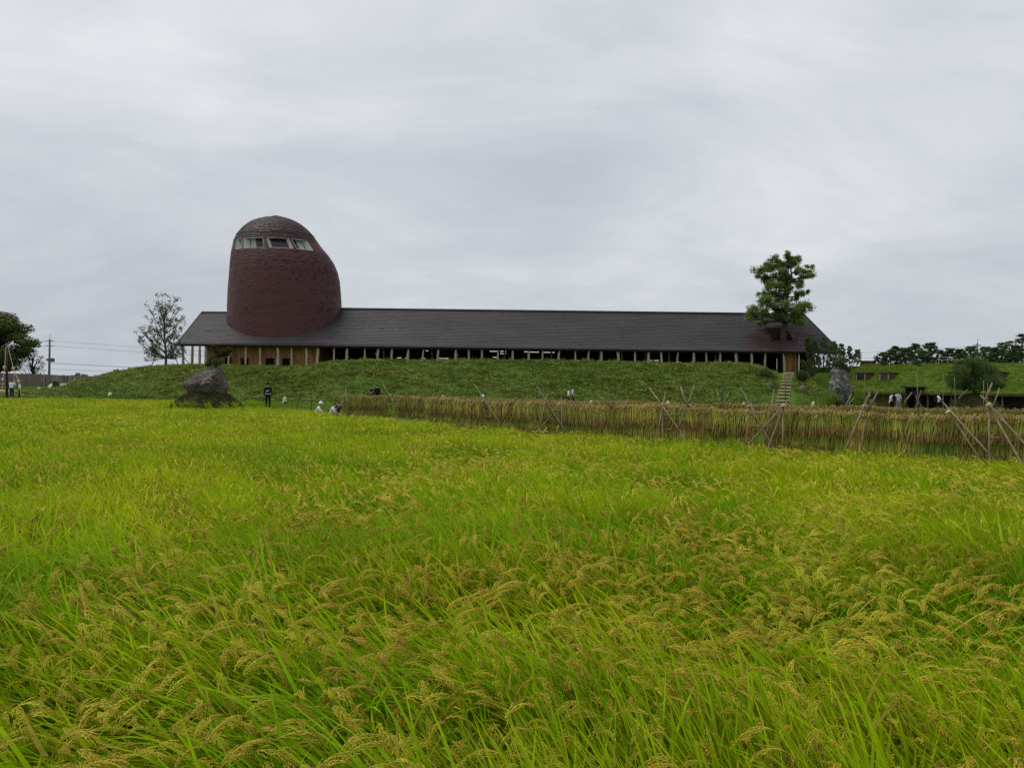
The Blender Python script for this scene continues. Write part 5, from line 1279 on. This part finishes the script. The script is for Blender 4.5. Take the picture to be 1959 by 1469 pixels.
    for x in extra:
        if x[0] == 'hat':
            c = cap('hat', x[1], .1, .12, .15, .03, .01); mb = MB(); mb.tube([(H.x, H.y, H.z+.03*k), (H.x, H.y, H.z+.045*k)], [.17*k, .15*k], 14); mb.build('brim', M[x[1]], c, True, True)
        if x[0] == 'cap':
            c = cap('cap', x[1], .105, .125, .12, .02, .01); mb = MB(); mb.box((H.x-.06, H.y-.2, H.z+.02), (H.x+.06, H.y-.09, H.z+.035)); mb.build('peak', M[x[1]], c, False, True)
        if x[0] == 'bag':
            mb = MB(); b_ = J['ch']*k; mb.box((b_.x-.14, b_.y+.11, b_.z-.28), (b_.x+.14, b_.y+.27, b_.z+.14)); o_ = mb.build('backpack', M[x[1]], root, False, True); o_.modifiers.new('b', 'BEVEL').width = .04
        if x[0] == 'shoulder_bag':
            b_ = J['sp']*k; mb = MB(); mb.box((b_.x+.14, b_.y-.1, b_.z-.12), (b_.x+.26, b_.y+.14, b_.z+.14)); o_ = mb.build('shoulder_bag', M[x[1]], root, False, True); o_.modifiers.new('b', 'BEVEL').width = .03
        if x[0] == 'belt':
            b_ = J['pel']*k; mb = MB(); mb.tube([(b_.x, b_.y, b_.z+.03), (b_.x, b_.y, b_.z+.075)], [.175*k, .175*k], 14, cap=False)
            for i_, v_ in enumerate(mb.v): mb.v[i_] = (v_[0], b_.y + (v_[1]-b_.y)*.8, v_[2])
            mb.build('belt', M['cloth_white'], root, True, True)
            for (x0, z0) in ((-.05, 1.17), (.06, 1.13)): mb = MB(); mb.box((x0*k-.05, .09, z0*k), (x0*k+.04, .135, (z0+.06)*k)); mb.build('patch', M['cloth_white'], root, False, True)
    return root
def stand_at(px, D, z=None): p = at(px, 740, D); return (p.x, D, gz(p.x, D) if z is None else z)
PI = math.pi
person(stand_at(22.5, 69), PI*1.0, 1.76, 'person in white t-shirt raising both hands to take a photo by the mast', 'cloth_white', 'cloth_jean', 'photo')
person(stand_at(38, 69), PI*.75, 1.56, 'shorter person in white top with a black shoulder bag beside the mast', 'cloth_white', 'cloth_black', 'stand', 'short', (('shoulder_bag', 'cloth_black'),))
person(stand_at(513, 52), PI, 1.74, 'guard in dark navy uniform with cap and white belt, seen from behind', 'cloth_navy', 'cloth_navy', 'stand', 'long', (('cap', 'cloth_black'), ('belt',)))
person((*xy(603, 43.4), -.46), PI*.55, 1.6, 'person in white with a white hat crouching by the bare rack', 'cloth_white', 'cloth_grey', 'crouch', 'short', (('hat', 'cloth_white'),))
person((*xy(631, 43.2), -.46), PI*.5, 1.6, 'person in a white shirt crouching beside the end of the rear rack', 'cloth_white', 'cloth_jean', 'crouch', 'short')
person((*xy(644, 43.4), -.40), PI*.9, 1.6, 'person in black bending down at the end of the rear rack', 'cloth_black', 'cloth_black', 'crouch', 'long')
person(stand_at(712, 64), PI*.35, 1.62, 'person in black with folded arms in front of the bank', 'cloth_black', 'cloth_black', 'cross', 'short')
person(stand_at(722, 63.5), PI*1.2, 1.72, 'person in long black clothes standing next to the one with folded arms', 'cloth_black', 'cloth_black', 'stand', 'long')
person((*xy(782, 56), -.62), PI*.5, 1.6, 'person mostly hidden behind the rear rack, only dark hair showing', 'cloth_beige', 'cloth_jean')
person((*xy(848, 56), -.66), PI*.5, 1.6, 'person with a pale hat half hidden behind the rear rack', 'cloth_beige', 'cloth_jean', 'stand', 'short', (('hat', 'cloth_beige'),))
person((*xy(874, 54), -.5), PI*.45, 1.6, 'person in red and navy with a pale blue backpack behind the rack', 'cloth_red', 'cloth_jean', 'stand', 'short', (('bag', 'cloth_blue'),))
person((*xy(924, 52), -.55), PI*.5, 1.6, 'person with a white hat hidden behind a crossed trestle', 'cloth_white', 'cloth_jean', 'stand', 'short', (('hat', 'cloth_white'),))
person(stand_at(1088, 67), PI*.5, 1.6, 'person in white blouse walking in a couple at the foot of the bank', 'cloth_white', 'cloth_black', 'walk')
person(stand_at(1096, 67.4), PI*.5, 1.74, 'taller person in grey shirt walking in a couple at the foot of the bank', 'cloth_lightgrey', 'cloth_black', 'walk')
person((*xy(1664, 66), -.1), PI*.2, 1.55, 'person in dark clothes with a white collar by the ochre wall', 'cloth_black', 'cloth_black', 'stand', 'long', (('belt',),))
person(stand_at(1707, 60), PI*1.1, 1.60, 'person in a dark vest over white sleeves beside the grass roof doorway', 'cloth_white', 'cloth_black', 'stand', 'long', (('bag', 'cloth_black'),))
person(stand_at(1718, 60), PI*1.0, 1.72, 'person in pale grey shirt seen from behind near the grass roof doorway', 'cloth_lightgrey', 'cloth_grey', 'stand', 'short')
person(stand_at(1795, 58), PI*.5, 1.60, 'person in white striped top with folded arms before the dark eave', 'cloth_white', 'cloth_navy', 'cross', 'long', (('bag', 'cloth_black'),))
